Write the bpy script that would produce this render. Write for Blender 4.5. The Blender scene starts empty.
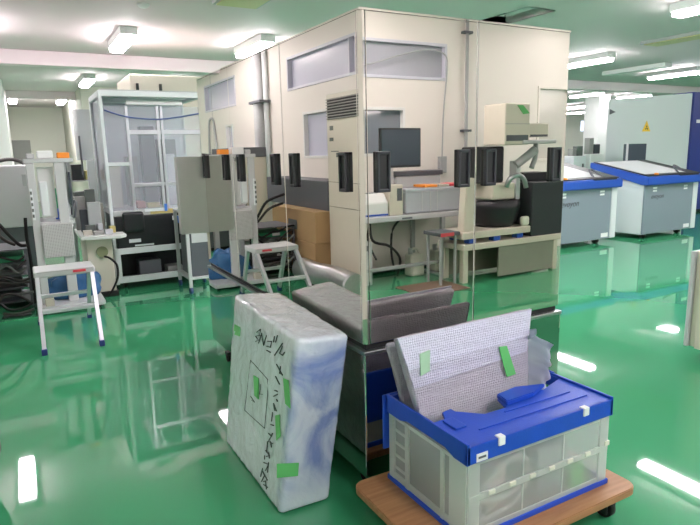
import bpy, bmesh, math, random
import numpy as np
from mathutils import Vector, Matrix, noise
random.seed(7)
SC = bpy.context.scene
COL = SC.collection

# ------------------------------------------------------------------ camera
F, PITCH, ROLL, YAW = 583.49, .1880, -.0232, .5067
EYE = Vector((0, 0, 1.5))
fw = Vector((math.sin(YAW)*math.cos(PITCH), math.cos(YAW)*math.cos(PITCH), -math.sin(PITCH)))
r0 = Vector((math.cos(YAW), -math.sin(YAW), 0)); u0 = r0.cross(fw)
rt = r0*math.cos(ROLL)+u0*math.sin(ROLL); up = -r0*math.sin(ROLL)+u0*math.cos(ROLL)
cam = bpy.data.cameras.new('camera'); co = bpy.data.objects.new('camera', cam); COL.objects.link(co)
co.matrix_world = Matrix(((rt.x, up.x, -fw.x, EYE.x), (rt.y, up.y, -fw.y, EYE.y), (rt.z, up.z, -fw.z, EYE.z), (0, 0, 0, 1)))
cam.sensor_width = 36; cam.lens = F/700*36; cam.clip_start = .05; cam.clip_end = 200
SC.camera = co

def at(px, py, **k):
    """the point of a plane X=, Y= or Z= that the photograph shows at a pixel"""
    d = fw*F+rt*(px-350)+up*(262.5-py)
    (a, v), = k.items(); i = 'XYZ'.index(a)
    return EYE+d*((v-EYE[i])/d[i])

# ------------------------------------------------------------------ materials
def lin(c): return tuple(((v/255+.055)/1.055)**2.4 if v > 10 else v/255/12.92 for v in c)+(1,)
MATS = {}
def mat(name, c, rough=.5, metal=0, var=.06, scale=6, bump=0, bscale=40, coat=0, emit=None, alpha=1, spec=.5, trans=0):
    if name in MATS: return MATS[name]
    m = bpy.data.materials.new(name); m.use_nodes = True; nt = m.node_tree; N = nt.nodes; Lk = nt.links
    b = N['Principled BSDF']; c = lin(c)
    b.inputs['Roughness'].default_value = rough; b.inputs['Metallic'].default_value = metal
    b.inputs['Specular IOR Level'].default_value = spec
    b.inputs['Coat Weight'].default_value = coat; b.inputs['Coat Roughness'].default_value = .05
    b.inputs['Transmission Weight'].default_value = trans
    tc = N.new('ShaderNodeTexCoord'); nz = N.new('ShaderNodeTexNoise'); nz.inputs['Scale'].default_value = scale; nz.inputs['Detail'].default_value = 3
    Lk.new(tc.outputs['Object'], nz.inputs['Vector'])
    mx = N.new('ShaderNodeMix'); mx.data_type = 'RGBA'
    mx.inputs[6].default_value = tuple(v*(1-var) for v in c[:3])+(1,); mx.inputs[7].default_value = tuple(min(1, v*(1+var)) for v in c[:3])+(1,)
    Lk.new(nz.outputs['Fac'], mx.inputs[0]); Lk.new(mx.outputs[2], b.inputs['Base Color'])
    if bump:
        n2 = N.new('ShaderNodeTexNoise'); n2.inputs['Scale'].default_value = bscale; Lk.new(tc.outputs['Object'], n2.inputs['Vector'])
        bp = N.new('ShaderNodeBump'); bp.inputs['Strength'].default_value = bump; bp.inputs['Distance'].default_value = .02 if coat else .01
        Lk.new(n2.outputs['Fac'], bp.inputs['Height']); Lk.new(bp.outputs['Normal'], b.inputs['Normal'])
    if emit:
        b.inputs['Emission Color'].default_value = lin(emit[0]); b.inputs['Emission Strength'].default_value = emit[1]
    if alpha < 1: b.inputs['Alpha'].default_value = alpha
    MATS[name] = m
    return m
def nodes(m): return m.node_tree.nodes, m.node_tree.links, m.node_tree.nodes['Principled BSDF']

LAMP = 28.0
M_floor = mat('green_epoxy', (60, 149, 104), .028, var=.03, scale=1.5, spec=1.0)
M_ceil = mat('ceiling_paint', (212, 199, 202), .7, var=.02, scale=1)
M_cream = mat('cream_panel', (232, 227, 219), .55, var=.02, scale=1)
M_far = mat('far_wall_paint', (222, 222, 212), .7, var=.03, scale=.6)
M_white = mat('white_paint', (226, 228, 226), .4, var=.03)
M_beam = mat('beam_paint', (232, 218, 222), .6, var=.02)
M_lav = mat('lavender_film', (196, 198, 214), .25, var=.03, scale=2, spec=.4)
M_greyglass = mat('grey_glazing', (118, 126, 134), .06, var=.04, scale=2, spec=.7)
M_mirror = mat('polished_stainless', (216, 212, 206), .012, 1, var=.01, scale=3, bump=.002, bscale=2.5)
M_mirror2 = mat('polished_stainless_base', (190, 188, 184), .02, 1, var=.02, scale=3, bump=.004, bscale=3)
M_dark = mat('dark_gap', (22, 24, 25), .6, var=.1)
M_black = mat('black_plastic', (30, 32, 36), .4, var=.1)
M_handle = mat('handle_plastic', (47, 50, 58), .35, var=.08, scale=20)
M_rubber = mat('black_rubber', (20, 20, 21), .6, var=.1, scale=30)
M_steel = mat('brushed_steel', (176, 180, 182), .32, 1, var=.05, scale=14, bump=.02, bscale=60)
M_alu = mat('anodised_aluminium', (206, 208, 214), .35, .55, var=.03, scale=20)
M_grey = mat('grey_paint', (168, 172, 172), .45, var=.04)
M_lgrey = mat('light_grey_paint', (193, 196, 197), .45, var=.03)
M_dgrey = mat('dark_grey_paint', (88, 92, 98), .5, var=.05)
M_beige = mat('beige_enamel', (212, 206, 190), .4, var=.03)
M_panelgrey = mat('machine_grey', (133, 146, 156), .38, var=.03, scale=2)
M_mblue = mat('machine_blue', (40, 84, 178), .3, var=.06, scale=3)
M_navy = mat('machine_navy', (44, 58, 132), .45, var=.08, scale=2)
M_mwhite = mat('machine_white', (205, 214, 214), .4, var=.02, scale=1)
M_pwhite = mat('machine_side_white', (222, 228, 230), .4, var=.02, scale=1)
M_cblue = mat('crate_blue', (22, 72, 188), .4, var=.06, scale=12, bump=.06, bscale=120)
M_wood = mat('dolly_wood', (176, 122, 82), .5, var=.12, scale=9, bump=.05, bscale=30)
M_card = mat('cardboard', (176, 146, 104), .75, var=.05, scale=4)
M_tape = mat('green_tape', (104, 204, 116), .45, var=.06, scale=30, alpha=.75)
M_red = mat('red_label', (214, 70, 82), .45)
M_orange = mat('orange_plastic', (242, 148, 50), .4)
M_yellow = mat('yellow_sign', (240, 200, 60), .4)
M_duct = mat('silver_duct', (205, 208, 210), .28, .85, var=.1, scale=25, bump=.3, bscale=30)
M_bluebag = mat('blue_sheet', (52, 102, 150), .4, var=.15, scale=8, bump=.3, bscale=14)
M_jerry = mat('milky_plastic', (222, 222, 208), .4, var=.04)
M_ink = mat('black_ink', (48, 62, 62), .6, var=.1)
M_sticker = mat('white_sticker', (238, 240, 240), .5)
M_screen = mat('dark_screen', (70, 78, 88), .15, var=.03, spec=.6)
M_green = mat('green_board', (40, 140, 96), .5, var=.25, scale=25)
M_wirebrown = mat('dark_cable', (48, 46, 44), .5, var=.2, scale=10)
M_wirepale = mat('pale_cable', (206, 206, 198), .5)
M_bluewire = mat('blue_tube', (70, 90, 150), .35)
M_brown = mat('brown_mat', (112, 92, 76), .7, var=.1)
M_frost = mat('perforated_grey', (172, 172, 172), .5, var=.05)
M_ycover = mat('yellow_cover', (196, 190, 138), .5, var=.04)
M_lamp = mat('lamp_tube_glow', (255, 255, 255), .4, emit=((255, 245, 251), LAMP))
M_clut = [mat('clutter_a', (150, 152, 148), .5), mat('clutter_b', (96, 104, 100), .5), mat('clutter_c', (190, 186, 172), .5),
          mat('clutter_d', (60, 66, 74), .5), mat('clutter_e', (196, 200, 206), .5), mat('clutter_f', (168, 92, 80), .5), mat('clutter_g', (190, 176, 110), .5)]

def translucent(name, c, clear, rough=.3):
    """a milky clear plastic: part straight-through, part cloudy"""
    m = mat(name, c, rough, var=.05, scale=8)
    N, Lk, b = nodes(m)
    t = N.new('ShaderNodeBsdfTransparent'); x = N.new('ShaderNodeMixShader'); x.inputs[0].default_value = 1-clear
    Lk.new(t.outputs[0], x.inputs[1]); Lk.new(b.outputs[0], x.inputs[2]); Lk.new(x.outputs[0], N['Material Output'].inputs['Surface'])
    return m
def milky(name, c, clear):
    m = translucent(name, c, clear); N, Lk, b = nodes(m)
    tl = N.new('ShaderNodeBsdfTranslucent'); tl.inputs[0].default_value = lin(c); a = N.new('ShaderNodeMixShader'); a.inputs[0].default_value = .5
    x = [n for n in N if n.type == 'MIX_SHADER' and n != a][0]
    Lk.new(b.outputs[0], a.inputs[1]); Lk.new(tl.outputs[0], a.inputs[2]); Lk.new(a.outputs[0], x.inputs[2]); return m
M_crate = milky('crate_clear_plastic', (240, 247, 244), .70)
M_crib = milky('crate_clear_ribs', (244, 250, 246), .5)
M_acryl = translucent('acrylic_pane', (214, 218, 230), .76, .06)
M_acryl2 = translucent('acrylic_door', (214, 220, 228), .45, .12)
M_drawer = translucent('drawer_plastic', (222, 226, 234), .35)
M_bubbleclear = translucent('bubble_sheet', (206, 210, 226), .25)

# perforated sheet
N, Lk, b = nodes(M_frost)
v = N.new('ShaderNodeTexVoronoi'); v.inputs['Scale'].default_value = 70; v.inputs['Randomness'].default_value = 0
rp = N.new('ShaderNodeValToRGB'); rp.color_ramp.elements[0].position = .25; rp.color_ramp.elements[0].color = lin((120, 120, 120)); rp.color_ramp.elements[1].position = .4; rp.color_ramp.elements[1].color = lin((186, 187, 187))
tc = N.new('ShaderNodeTexCoord'); Lk.new(tc.outputs['Object'], v.inputs['Vector']); Lk.new(v.outputs['Distance'], rp.inputs[0]); Lk.new(rp.outputs[0], b.inputs['Base Color'])

# bubble wrap: domes on a film
def bubble(name, c):
    m = mat(name, c, .22, var=.1, scale=18, spec=.7); N, Lk, b = nodes(m)
    v = N.new('ShaderNodeTexVoronoi'); v.inputs['Scale'].default_value = 105; v.inputs['Randomness'].default_value = .25
    n = N.new('ShaderNodeTexNoise'); n.inputs['Scale'].default_value = 22
    tc = N.new('ShaderNodeTexCoord')
    a = N.new('ShaderNodeMath'); a.operation = 'MULTIPLY_ADD'; a.inputs[1].default_value = -1.3
    Lk.new(tc.outputs['Object'], v.inputs['Vector']); Lk.new(tc.outputs['Object'], n.inputs['Vector'])
    Lk.new(v.outputs['Distance'], a.inputs[0]); Lk.new(n.outputs['Fac'], a.inputs[2])
    bp = N.new('ShaderNodeBump'); bp.inputs['Strength'].default_value = .55; bp.inputs['Distance'].default_value = .006
    Lk.new(a.outputs[0], bp.inputs['Height']); Lk.new(bp.outputs['Normal'], b.inputs['Normal'])
    return m
M_bub = bubble('bubble_wrap', (210, 210, 232))
M_bub2 = bubble('bubble_wrap_over_grey', (174, 170, 184))
# plastic film wrapped package: white foam, the blue thing inside shows through at its end
M_pack = mat('film_wrapped_foam', (216, 226, 236), .22, var=.06, scale=5, bump=.35, bscale=13, coat=1)
for n_ in M_pack.node_tree.nodes:
    if n_.type == 'TEX_NOISE' and n_.inputs['Scale'].default_value == 13: n_.inputs['Distortion'].default_value = 2.2; n_.inputs['Detail'].default_value = 5
N, Lk, b = nodes(M_pack)
tc = N.new('ShaderNodeTexCoord'); sp = N.new('ShaderNodeSeparateXYZ'); Lk.new(tc.outputs['Object'], sp.inputs[0])
nz = N.new('ShaderNodeTexNoise'); nz.inputs['Scale'].default_value = 4.2; nz.inputs['Detail'].default_value = 4; Lk.new(tc.outputs['Object'], nz.inputs['Vector'])
ad = N.new('ShaderNodeMath'); ad.operation = 'MULTIPLY_ADD'; ad.inputs[1].default_value = .11; Lk.new(nz.outputs['Fac'], ad.inputs[0]); Lk.new(sp.outputs['Y'], ad.inputs[2])
rp = N.new('ShaderNodeValToRGB'); e = rp.color_ramp.elements
e[0].position = .07; e[0].color = (1, 1, 1, 1); e[1].position = .10; e[1].color = (0, 0, 0, 1)
Lk.new(ad.outputs[0], rp.inputs[0])
rz = N.new('ShaderNodeValToRGB'); e = rz.color_ramp.elements
e[0].position = .05; e[0].color = (.2, .2, .2, 1); e[1].position = .2; e[1].color = (1, 1, 1, 1)
x = rz.color_ramp.elements.new(.66); x.color = (1, 1, 1, 1); x = rz.color_ramp.elements.new(.73); x.color = (.1, .1, .1, 1)
Lk.new(sp.outputs['Z'], rz.inputs[0])
n3 = N.new('ShaderNodeTexNoise'); n3.inputs['Scale'].default_value = 3.6; n3.inputs['Detail'].default_value = 5; n3.inputs['Distortion'].default_value = 1.2; Lk.new(tc.outputs['Object'], n3.inputs['Vector'])
r3 = N.new('ShaderNodeValToRGB'); r3.color_ramp.elements[0].position = .36; r3.color_ramp.elements[0].color = (.25, .25, .25, 1); r3.color_ramp.elements[1].position = .55; r3.color_ramp.elements[1].color = (1, 1, 1, 1); Lk.new(n3.outputs['Fac'], r3.inputs[0])
m0 = N.new('ShaderNodeMath'); m0.operation = 'MULTIPLY'; Lk.new(rp.outputs[0], m0.inputs[0]); Lk.new(r3.outputs[0], m0.inputs[1])
mu = N.new('ShaderNodeMath'); mu.operation = 'MULTIPLY'; Lk.new(m0.outputs[0], mu.inputs[0]); Lk.new(rz.outputs[0], mu.inputs[1])
old = b.inputs['Base Color'].links[0].from_socket
mx = N.new('ShaderNodeMix'); mx.data_type = 'RGBA'; Lk.new(old, mx.inputs[6]); mx.inputs[7].default_value = lin((122, 142, 198)); Lk.new(mu.outputs[0], mx.inputs[0]); Lk.new(mx.outputs[2], b.inputs['Base Color'])
# wood grain on the dolly
N, Lk, b = nodes(M_wood)
w = N.new('ShaderNodeTexNoise'); w.inputs['Scale'].default_value = 7; w.inputs['Detail'].default_value = 6; mp = N.new('ShaderNodeMapping'); mp.inputs['Scale'].default_value = (.6, 7, 7)
tc = N.new('ShaderNodeTexCoord'); Lk.new(tc.outputs['Object'], mp.inputs[0]); Lk.new(mp.outputs[0], w.inputs['Vector'])
rp = N.new('ShaderNodeValToRGB'); rp.color_ramp.elements[0].color = lin((148, 106, 70)); rp.color_ramp.elements[0].position = .3; rp.color_ramp.elements[1].color = lin((174, 130, 90)); rp.color_ramp.elements[1].position = .7
Lk.new(w.outputs['Fac'], rp.inputs[0]); Lk.new(rp.outputs[0], b.inputs['Base Color'])

# ------------------------------------------------------------------ mesh helpers
class MB:
    def __init__(s): s.bm = bmesh.new()
    def box(s, x0, x1, y0, y1, z0, z1, bev=0, seg=2, rot=None):
        b2 = bmesh.new(); bmesh.ops.create_cube(b2, size=1)
        for v in b2.verts: v.co = Vector(((v.co.x+.5)*(x1-x0)+x0, (v.co.y+.5)*(y1-y0)+y0, (v.co.z+.5)*(z1-z0)+z0))
        if bev: bmesh.ops.bevel(b2, geom=b2.edges[:], offset=min(bev, .45*min(abs(x1-x0), abs(y1-y0), abs(z1-z0))), segments=seg, affect='EDGES', profile=.5)
        if rot:
            c = Vector(((x0+x1)/2, (y0+y1)/2, (z0+z1)/2)); R = Matrix.Rotation(rot[1], 3, rot[0])
            for v in b2.verts: v.co = R@(v.co-c)+c
        return s.join(b2)
    def join(s, b2):
        me = bpy.data.meshes.new('t'); b2.to_mesh(me); b2.free(); s.bm.from_mesh(me); bpy.data.meshes.remove(me); return s
    def prism(s, pts, ext, bev=0, taper=None):
        """polygon of 3-D points swept by the vector ext"""
        b2 = bmesh.new(); e = Vector(ext); a = [b2.verts.new(p) for p in pts]; c = [b2.verts.new(Vector(p)+e+(Vector((taper[1], 0, 0)) if taper and abs(p[0]-taper[0]) < 1e-6 else Vector((0, 0, 0)))) for p in pts]
        n = len(pts); b2.faces.new(a); b2.faces.new(c[::-1])
        for i in range(n): b2.faces.new((a[i], c[i], c[(i+1) % n], a[(i+1) % n]))
        bmesh.ops.recalc_face_normals(b2, faces=b2.faces[:])
        if bev: bmesh.ops.bevel(b2, geom=b2.edges[:], offset=bev, segments=2, affect='EDGES')
        return s.join(b2)
    def tube(s, pts, r, n=10, cap=True, smooth=True):
        pts = [Vector(p) for p in pts]
        if smooth and len(pts) > 2:
            q = []
            for i in range(len(pts)-1):
                p0, p1, p2, p3 = pts[max(i-1, 0)], pts[i], pts[i+1], pts[min(i+2, len(pts)-1)]
                for k in range(5):
                    t = k/5; q.append(.5*((2*p1)+(p2-p0)*t+(2*p0-5*p1+4*p2-p3)*t*t+(3*p1-p0-3*p2+p3)*t**3))
            pts = q+[pts[-1]]
        b2 = bmesh.new(); rings = []; ref = Vector((0, 0, 1))
        for i, p in enumerate(pts):
            d = (pts[min(i+1, len(pts)-1)]-pts[max(i-1, 0)])
            if d.length < 1e-9: d = Vector((0, 0, 1))
            d.normalize()
            if abs(d.dot(ref)) > .95: ref = Vector((1, 0, 0)) if abs(d.x) < .9 else Vector((0, 1, 0))
            a = d.cross(ref).normalized(); c = d.cross(a); rr = r(i/(len(pts)-1)) if callable(r) else r
            rings.append([b2.verts.new(p+(a*math.cos(2*math.pi*k/n)+c*math.sin(2*math.pi*k/n))*rr) for k in range(n)])
        for A, B in zip(rings, rings[1:]):
            for k in range(n): f = b2.faces.new((A[k], A[(k+1) % n], B[(k+1) % n], B[k])); f.smooth = n > 6
        if cap: b2.faces.new(rings[0][::-1]); b2.faces.new(rings[-1])
        bmesh.ops.recalc_face_normals(b2, faces=b2.faces[:])
        return s.join(b2)
    def bar(s, p, q, w, h=None):
        h = h or w; p, q = Vector(p), Vector(q); d = (q-p).normalized()
        ref = Vector((0, 1, 0)) if abs(d.y) < .8 else Vector((1, 0, 0))
        a = d.cross(ref).normalized(); c = d.cross(a)
        return s.prism([p+a*w/2+c*h/2, p-a*w/2+c*h/2, p-a*w/2-c*h/2, p+a*w/2-c*h/2], q-p)
    def lathe(s, c, prof, n=20):
        b2 = bmesh.new(); rings = [[b2.verts.new((c[0]+r*math.cos(2*math.pi*k/n), c[1]+r*math.sin(2*math.pi*k/n), c[2]+z)) for k in range(n)] for r, z in prof]
        for A, B in zip(rings, rings[1:]):
            for k in range(n): f = b2.faces.new((A[k], A[(k+1) % n], B[(k+1) % n], B[k])); f.smooth = True
        b2.faces.new(rings[0][::-1]); b2.faces.new(rings[-1])
        bmesh.ops.recalc_face_normals(b2, faces=b2.faces[:])
        return s.join(b2)
    def cyl(s, p, q, r, n=16): return s.tube([p, q], r, n, smooth=False)
    def build(s, name, m, parent=None, **k):
        me = bpy.data.meshes.new(name); off = Vector((0, 0, 0)); o = parent
        while o is not None: off += o.location; o = o.parent
        if parent is None:
            xs = [v.co for v in s.bm.verts]
            off = Vector(((min(v.x for v in xs)+max(v.x for v in xs))/2, (min(v.y for v in xs)+max(v.y for v in xs))/2, min(v.z for v in xs)))
        for v in s.bm.verts: v.co -= off
        s.bm.to_mesh(me); s.bm.free(); me.materials.append(m)
        ob = bpy.data.objects.new(name, me); COL.objects.link(ob)
        if parent is None: ob.location = off
        else: ob.parent = parent
        for a, b in k.items(): ob[a] = b
        return ob
def box(name, m, parent, *a, bev=.004, **k): return MB().box(*a, bev=bev).build(name, m, parent, **k)
def struct(name, m, *boxes, bev=0):
    b = MB()
    for q in boxes: b.box(*q, bev=bev)
    return b.build(name, m, None, kind='structure', label='', category='structure') if False else _st(b, name, m)
def _st(b, name, m, parent=None):
    o = b.build(name, m, parent); o['kind'] = 'structure'; return o
def thing(name, loc, label, cat, group=None):
    o = bpy.data.objects.new(name, None); COL.objects.link(o); o.location = loc; o.empty_display_size = .05
    o['label'] = label; o['category'] = cat
    if group: o['group'] = group
    return o
def tag(o, label, cat, group=None):
    o['label'] = label; o['category'] = cat
    if group: o['group'] = group
    return o
def kids(o): return [c for c in bpy.data.objects if c.parent == o]
def dup(o, loc, label, parent=None):
    c = o.copy(); COL.objects.link(c); c.location = loc
    if label: c['label'] = label
    for ch in kids(o):
        d = ch.copy(); COL.objects.link(d); d.parent = c
        for g in kids(ch):
            h = g.copy(); COL.objects.link(h); h.parent = d
    return c
def text(name, body, size, m, loc, xdir, updir, parent, shear=0, ext=.0008):
    cu = bpy.data.curves.new(name, 'FONT'); cu.body = body; cu.size = size; cu.extrude = ext; cu.shear = shear; cu.align_x = 'CENTER'; cu.align_y = 'CENTER'
    cu.materials.append(m); o = bpy.data.objects.new(name, cu); COL.objects.link(o)
    x, u = Vector(xdir).normalized(), Vector(updir).normalized(); z = x.cross(u)
    off = Vector((0, 0, 0)); q = parent
    while q is not None: off += q.location; q = q.parent
    l = Vector(loc)-off
    o.parent = parent
    bpy.context.view_layer.update()
    me = bpy.data.meshes.new_from_object(o.evaluated_get(bpy.context.evaluated_depsgraph_get())); me.materials.clear(); me.materials.append(m)
    bpy.data.objects.remove(o); o = bpy.data.objects.new(name, me); COL.objects.link(o); o.parent = parent
    o.matrix_local = Matrix(((x.x, u.x, z.x, l.x), (x.y, u.y, z.y, l.y), (x.z, u.z, z.z, l.z), (0, 0, 0, 1)))
    return o

# ------------------------------------------------------------------ the room
WL, WB, ZC, XR, YF = -1.15, -2.1, 3.25, 33.0, 23.5
struct('floor', M_floor, (WL-.2, XR+.2, WB-.2, YF+.2, -.1, 0))
HX0, HX1, HY0, HY1 = 5.85, 6.35, 5.75, 6.65     # open ceiling hatch
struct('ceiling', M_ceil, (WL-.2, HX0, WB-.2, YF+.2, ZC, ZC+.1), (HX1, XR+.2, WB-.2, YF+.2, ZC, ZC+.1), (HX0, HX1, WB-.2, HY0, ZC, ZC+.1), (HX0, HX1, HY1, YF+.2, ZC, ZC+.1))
_st(MB().box(HX0-.03, HX0, HY0, HY1, ZC, ZC+.22).box(HX1, HX1+.03, HY0, HY1, ZC, ZC+.22).box(HX0, HX1, HY0-.03, HY0, ZC, ZC+.22).box(HX0, HX1, HY1, HY1+.03, ZC, ZC+.22).box(HX0, HX1, HY0, HY1, ZC+.22, ZC+.25), 'trim_1', mat('hatch_white', (246, 240, 244), .6))
# left wall with two high windows and two lower ones; each opening is filled by its window
def wall_with_holes(name, m, fixed, thick, a0, a1, holes, axis):
    """a wall along Y (axis 0, face at X=fixed) or along X (axis 1, face at Y=fixed), with rectangular openings"""
    b = MB(); cuts = sorted({a0, a1}|{h[0] for h in holes}|{h[1] for h in holes})
    for c0, c1 in zip(cuts, cuts[1:]):
        zs = sorted([(h[2], h[3]) for h in holes if h[0] <= c0 and h[1] >= c1]); z = 0
        for z0, z1 in zs+[(ZC, ZC)]:
            if z0 > z+1e-6:
                if axis == 0: b.box(fixed-thick, fixed, c0, c1, z, z0)
                else: b.box(c0, c1, fixed-thick, fixed, z, z0)
            z = z1
    return _st(b, name, m)
LH = [(6.10, 8.12, 2.38, 2.845), (10.47, 12.45, 2.36, 2.89), (6.3, 7.63, 1.42, 2.05), (10.72, 11.15, 1.45, 2.05)]
BH = [(3.2, 4.91, 2.36, 2.81), (3.35, 4.26, 1.435, 2.02), (6.55, 7.25, 1.3, 2.35)]
wall_with_holes('wall_left', M_cream, WL, .12, WB, 15.5, LH, 0)
wall_with_holes('wall_back', M_cream, WB, .12, WL, XR, BH, 1)
struct('wall_left_far', M_white, (WL-.12, -.12, 15.5, YF, 0, ZC))
struct('wall_far', M_far, (-.12, XR, YF, YF+.12, 0, ZC))
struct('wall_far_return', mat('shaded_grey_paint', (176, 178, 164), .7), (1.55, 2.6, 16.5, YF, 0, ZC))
struct('wall_right', M_white, (XR, XR+.12, WB, YF, 0, ZC))
def window(n, hole, axis, fixed, fm, pm, mull=()):
    a0, a1, z0, z1 = hole; w = .035
    f = MB()
    for q in ((a0, a1, z0, z0+w), (a0, a1, z1-w, z1), (a0, a0+w, z0+w, z1-w), (a1-w, a1, z0+w, z1-w))+tuple((m-.012, m+.012, z0+w, z1-w) for m in mull):
        if axis == 0: f.box(fixed-.11, fixed+.012, q[0], q[1], q[2], q[3], bev=.003)
        else: f.box(q[0], q[1], fixed-.11, fixed+.012, q[2], q[3], bev=.003)
    o = _st(f, 'window_%d' % n, fm)
    p = MB()
    if axis == 0: p.box(fixed-.075, fixed-.055, a0+w, a1-w, z0+w, z1-w)
    else: p.box(a0+w, a1-w, fixed-.075, fixed-.055, z0+w, z1-w)
    _st(p, 'window_pane', pm, o)
M_lav2 = mat('lavender_film_frame', (204, 205, 217), .4)
window(1, LH[0], 0, WL, M_lav2, M_lav, (6.28,)); window(2, LH[1], 0, WL, M_lav2, M_lav); window(3, LH[2], 0, WL, M_white, M_lav); window(4, LH[3], 0, WL, M_white, M_lav)
window(5, BH[0], 1, WB, M_lav2, mat('grey_film', (168, 170, 178), .2, var=.03), ()); window(6, BH[1], 1, WB, M_white, M_greyglass); window(7, BH[2], 1, WB, M_cream, mat('pale_glazing', (205, 204, 196), .1))
_st(MB().box(XR-4.6, XR-3.3, YF-.03, YF, 2.34, 2.92, bev=.01), 'window_8', mat('bright_window', (205, 214, 235), .3, emit=((205, 215, 240), .8)))
_st(MB().box(-.2, .44, YF-.04, YF, 0, 2.14, bev=.01), 'door_1', mat('grey_door', (150, 152, 148), .5))
# panel joints
_st(MB().box(WL, WL+.004, 8.39, 8.40, 0, ZC).box(WL, WL+.004, 11.98, 11.99, 0, ZC).box(WL, WL+.004, 5.2, 5.21, 0, ZC), 'trim_2', M_grey)
_st(MB().box(5.43, 5.44, WB, WB+.004, 0, ZC).box(2.6, 2.61, WB, WB+.004, 0, ZC), 'trim_3', M_grey)
# drop beams under the ceiling and a pillar
_st(MB().box(WL, 30, 11.3, 11.55, 3.02, ZC, bev=.01), 'beam_near', M_beam)
_st(MB().box(-.1, 30, 17.9, 18.1, 3.05, ZC, bev=.01), 'beam_far', M_beam)
_st(MB().box(17.8, 18.4, 14.0, 14.6, 0, ZC, bev=.01), 'pillar', M_white)

# ------------------------------------------------------------------ ceiling lights
def make_light(loc, label):
    t = thing('ceiling_light', loc, label, 'ceiling light', 'fluorescent ceiling lights'); x, y, z = loc
    MB().box(x-.115, x+.115, y-.63, y+.63, z-.105, z, bev=.006).build('fixture_body', M_white, t)
    MB().box(x-.10, x+.10, y-.61, y+.61, z-.165, z-.10, bev=.025, seg=4).build('light_diffuser', M_lamp, t)
    for e in (-.625, .625): MB().box(x-.03, x+.03, y+e-.012, y+e+.012, z-.10, z, bev=.004).build('end_cap', M_white, t)
    return t
LIGHTS = [  # x, y, label
    (1.52, 9.45, 'lit white ceiling light above the tall glazed machine frame at left'),
    (-.40, 9.25, 'lit ceiling light over the left wall, seen only as a glow on the floor'),
    (3.47, 9.25, 'lit white ceiling light meeting the left top edge of the mirrored cabinet'),
    (5.40, 9.25, 'lit ceiling light hidden behind the middle of the mirrored cabinet'),
    (7.40, 9.25, 'lit ceiling light hidden behind the right half of the mirrored cabinet'),
    (10.1, 8.35, 'lit ceiling light just right of the mirrored cabinet top corner'),
    (14.0, 8.95, 'large bright ceiling light cut by the right edge of the photo'),
    (1.52, 14.6, 'small far ceiling light beyond the white beam, left of the glazed frame'),
    (5.40, 14.6, 'far ceiling light beyond the beam, hidden behind the cabinet'),
    (16.4, 13.4, 'far ceiling light left of the white pillar, nearest row'),
    (18.8, 13.4, 'far ceiling light above the big pale machine'),
    (13.2, 13.2, 'far ceiling light peeping out beside the cabinet edge'),
    (20.9, 17.6, 'far ceiling light left of the white pillar, lower row'),
    (22.6, 17.6, 'far ceiling light close against the white pillar, lower row'),
    (.05, 19.6, 'distant ceiling light at the far left wall'),
    (1.3, 19.6, 'distant ceiling light in front of the far end wall'),
    (7.55, 4.25, 'lit ceiling light out of frame, glowing on the floor at right'),
    (10.6, 4.25, 'lit ceiling light out of frame beyond the right edge'),
    (3.47, -.9, 'lit ceiling light over the desk behind the viewer'),
    (7.0, -.9, 'lit ceiling light over the microscope end behind the viewer'),
    (2.6, 21.0, 'distant ceiling light near the far end wall, hidden behind the cream booth'),
    (1.52, 4.3, 'lit ceiling light over the packages, out of frame above'),
    (24.5, 20.5, 'distant ceiling light low beside the white pillar, farthest row'),
    (28.5, 20.5, 'distant ceiling light beside the bright far window'),
    (3.47, 4.3, 'lit ceiling light over the cabinet, out of frame above'),
    (5.40, 3.5, 'lit ceiling light right of the cabinet, out of frame above'),
    (18.4, 8.95, 'added ceiling light, unseen outside the right photo edge, second beyond it'),  # right-hand lamps out of view, added to brighten the ceiling there
    (14.0, -.9, 'added unseen ceiling light at the far end of the back wall, outermost'),
    (18.0, 4.25, 'added unseen ceiling light far right outside the frame, outermost'),
    (14.0, 4.25, 'added unseen ceiling light far outside the frame at right'),
    (10.6, -.9, 'added unseen ceiling light over the far end of the back wall'),
    (3.47, 14.6, 'far ceiling light beyond the beam above the cream booth'),
    (1.52, -.9, 'lit ceiling light over the corner behind the viewer'),
]
L0 = make_light((LIGHTS[0][0], LIGHTS[0][1], ZC), LIGHTS[0][2])
for x, y, lb in LIGHTS[1:]: dup(L0, (x, y, ZC), lb)
def dead_light(x0, x1, y0, y1, label):
    t = thing('ceiling_panel_light', ((x0+x1)/2, (y0+y1)/2, ZC), label, 'ceiling light', 'unlit ceiling panels')
    box('housing', M_grey, t, x0, x1, y0, y1, ZC-.045, ZC); box('cover', M_ycover, t, x0+.04, x1-.04, y0+.04, y1-.04, ZC-.06, ZC-.045)
dead_light(2.15, 2.71, 5.85, 7.02, 'unlit yellowish ceiling panel at the top edge left of the cabinet')
dead_light(9.62, 10.08, 5.5, 6.8, 'unlit yellowish ceiling panel near the top right corner of the photo')
t = thing('strip_light', (12.6, 9.0, ZC), 'unlit white strip light beside the large bright one at right', 'ceiling light')
box('strip_body', M_white, t, 12.5, 12.75, 8.2, 9.8, ZC-.09, ZC)
tag(MB().lathe((1.48, 7.5, ZC-.05), [(.02, 0), (.05, .01), (.07, .035), (.07, .05)], 20).build('smoke_detector', M_white), 'small white round smoke detector on the ceiling', 'smoke detector')

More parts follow.
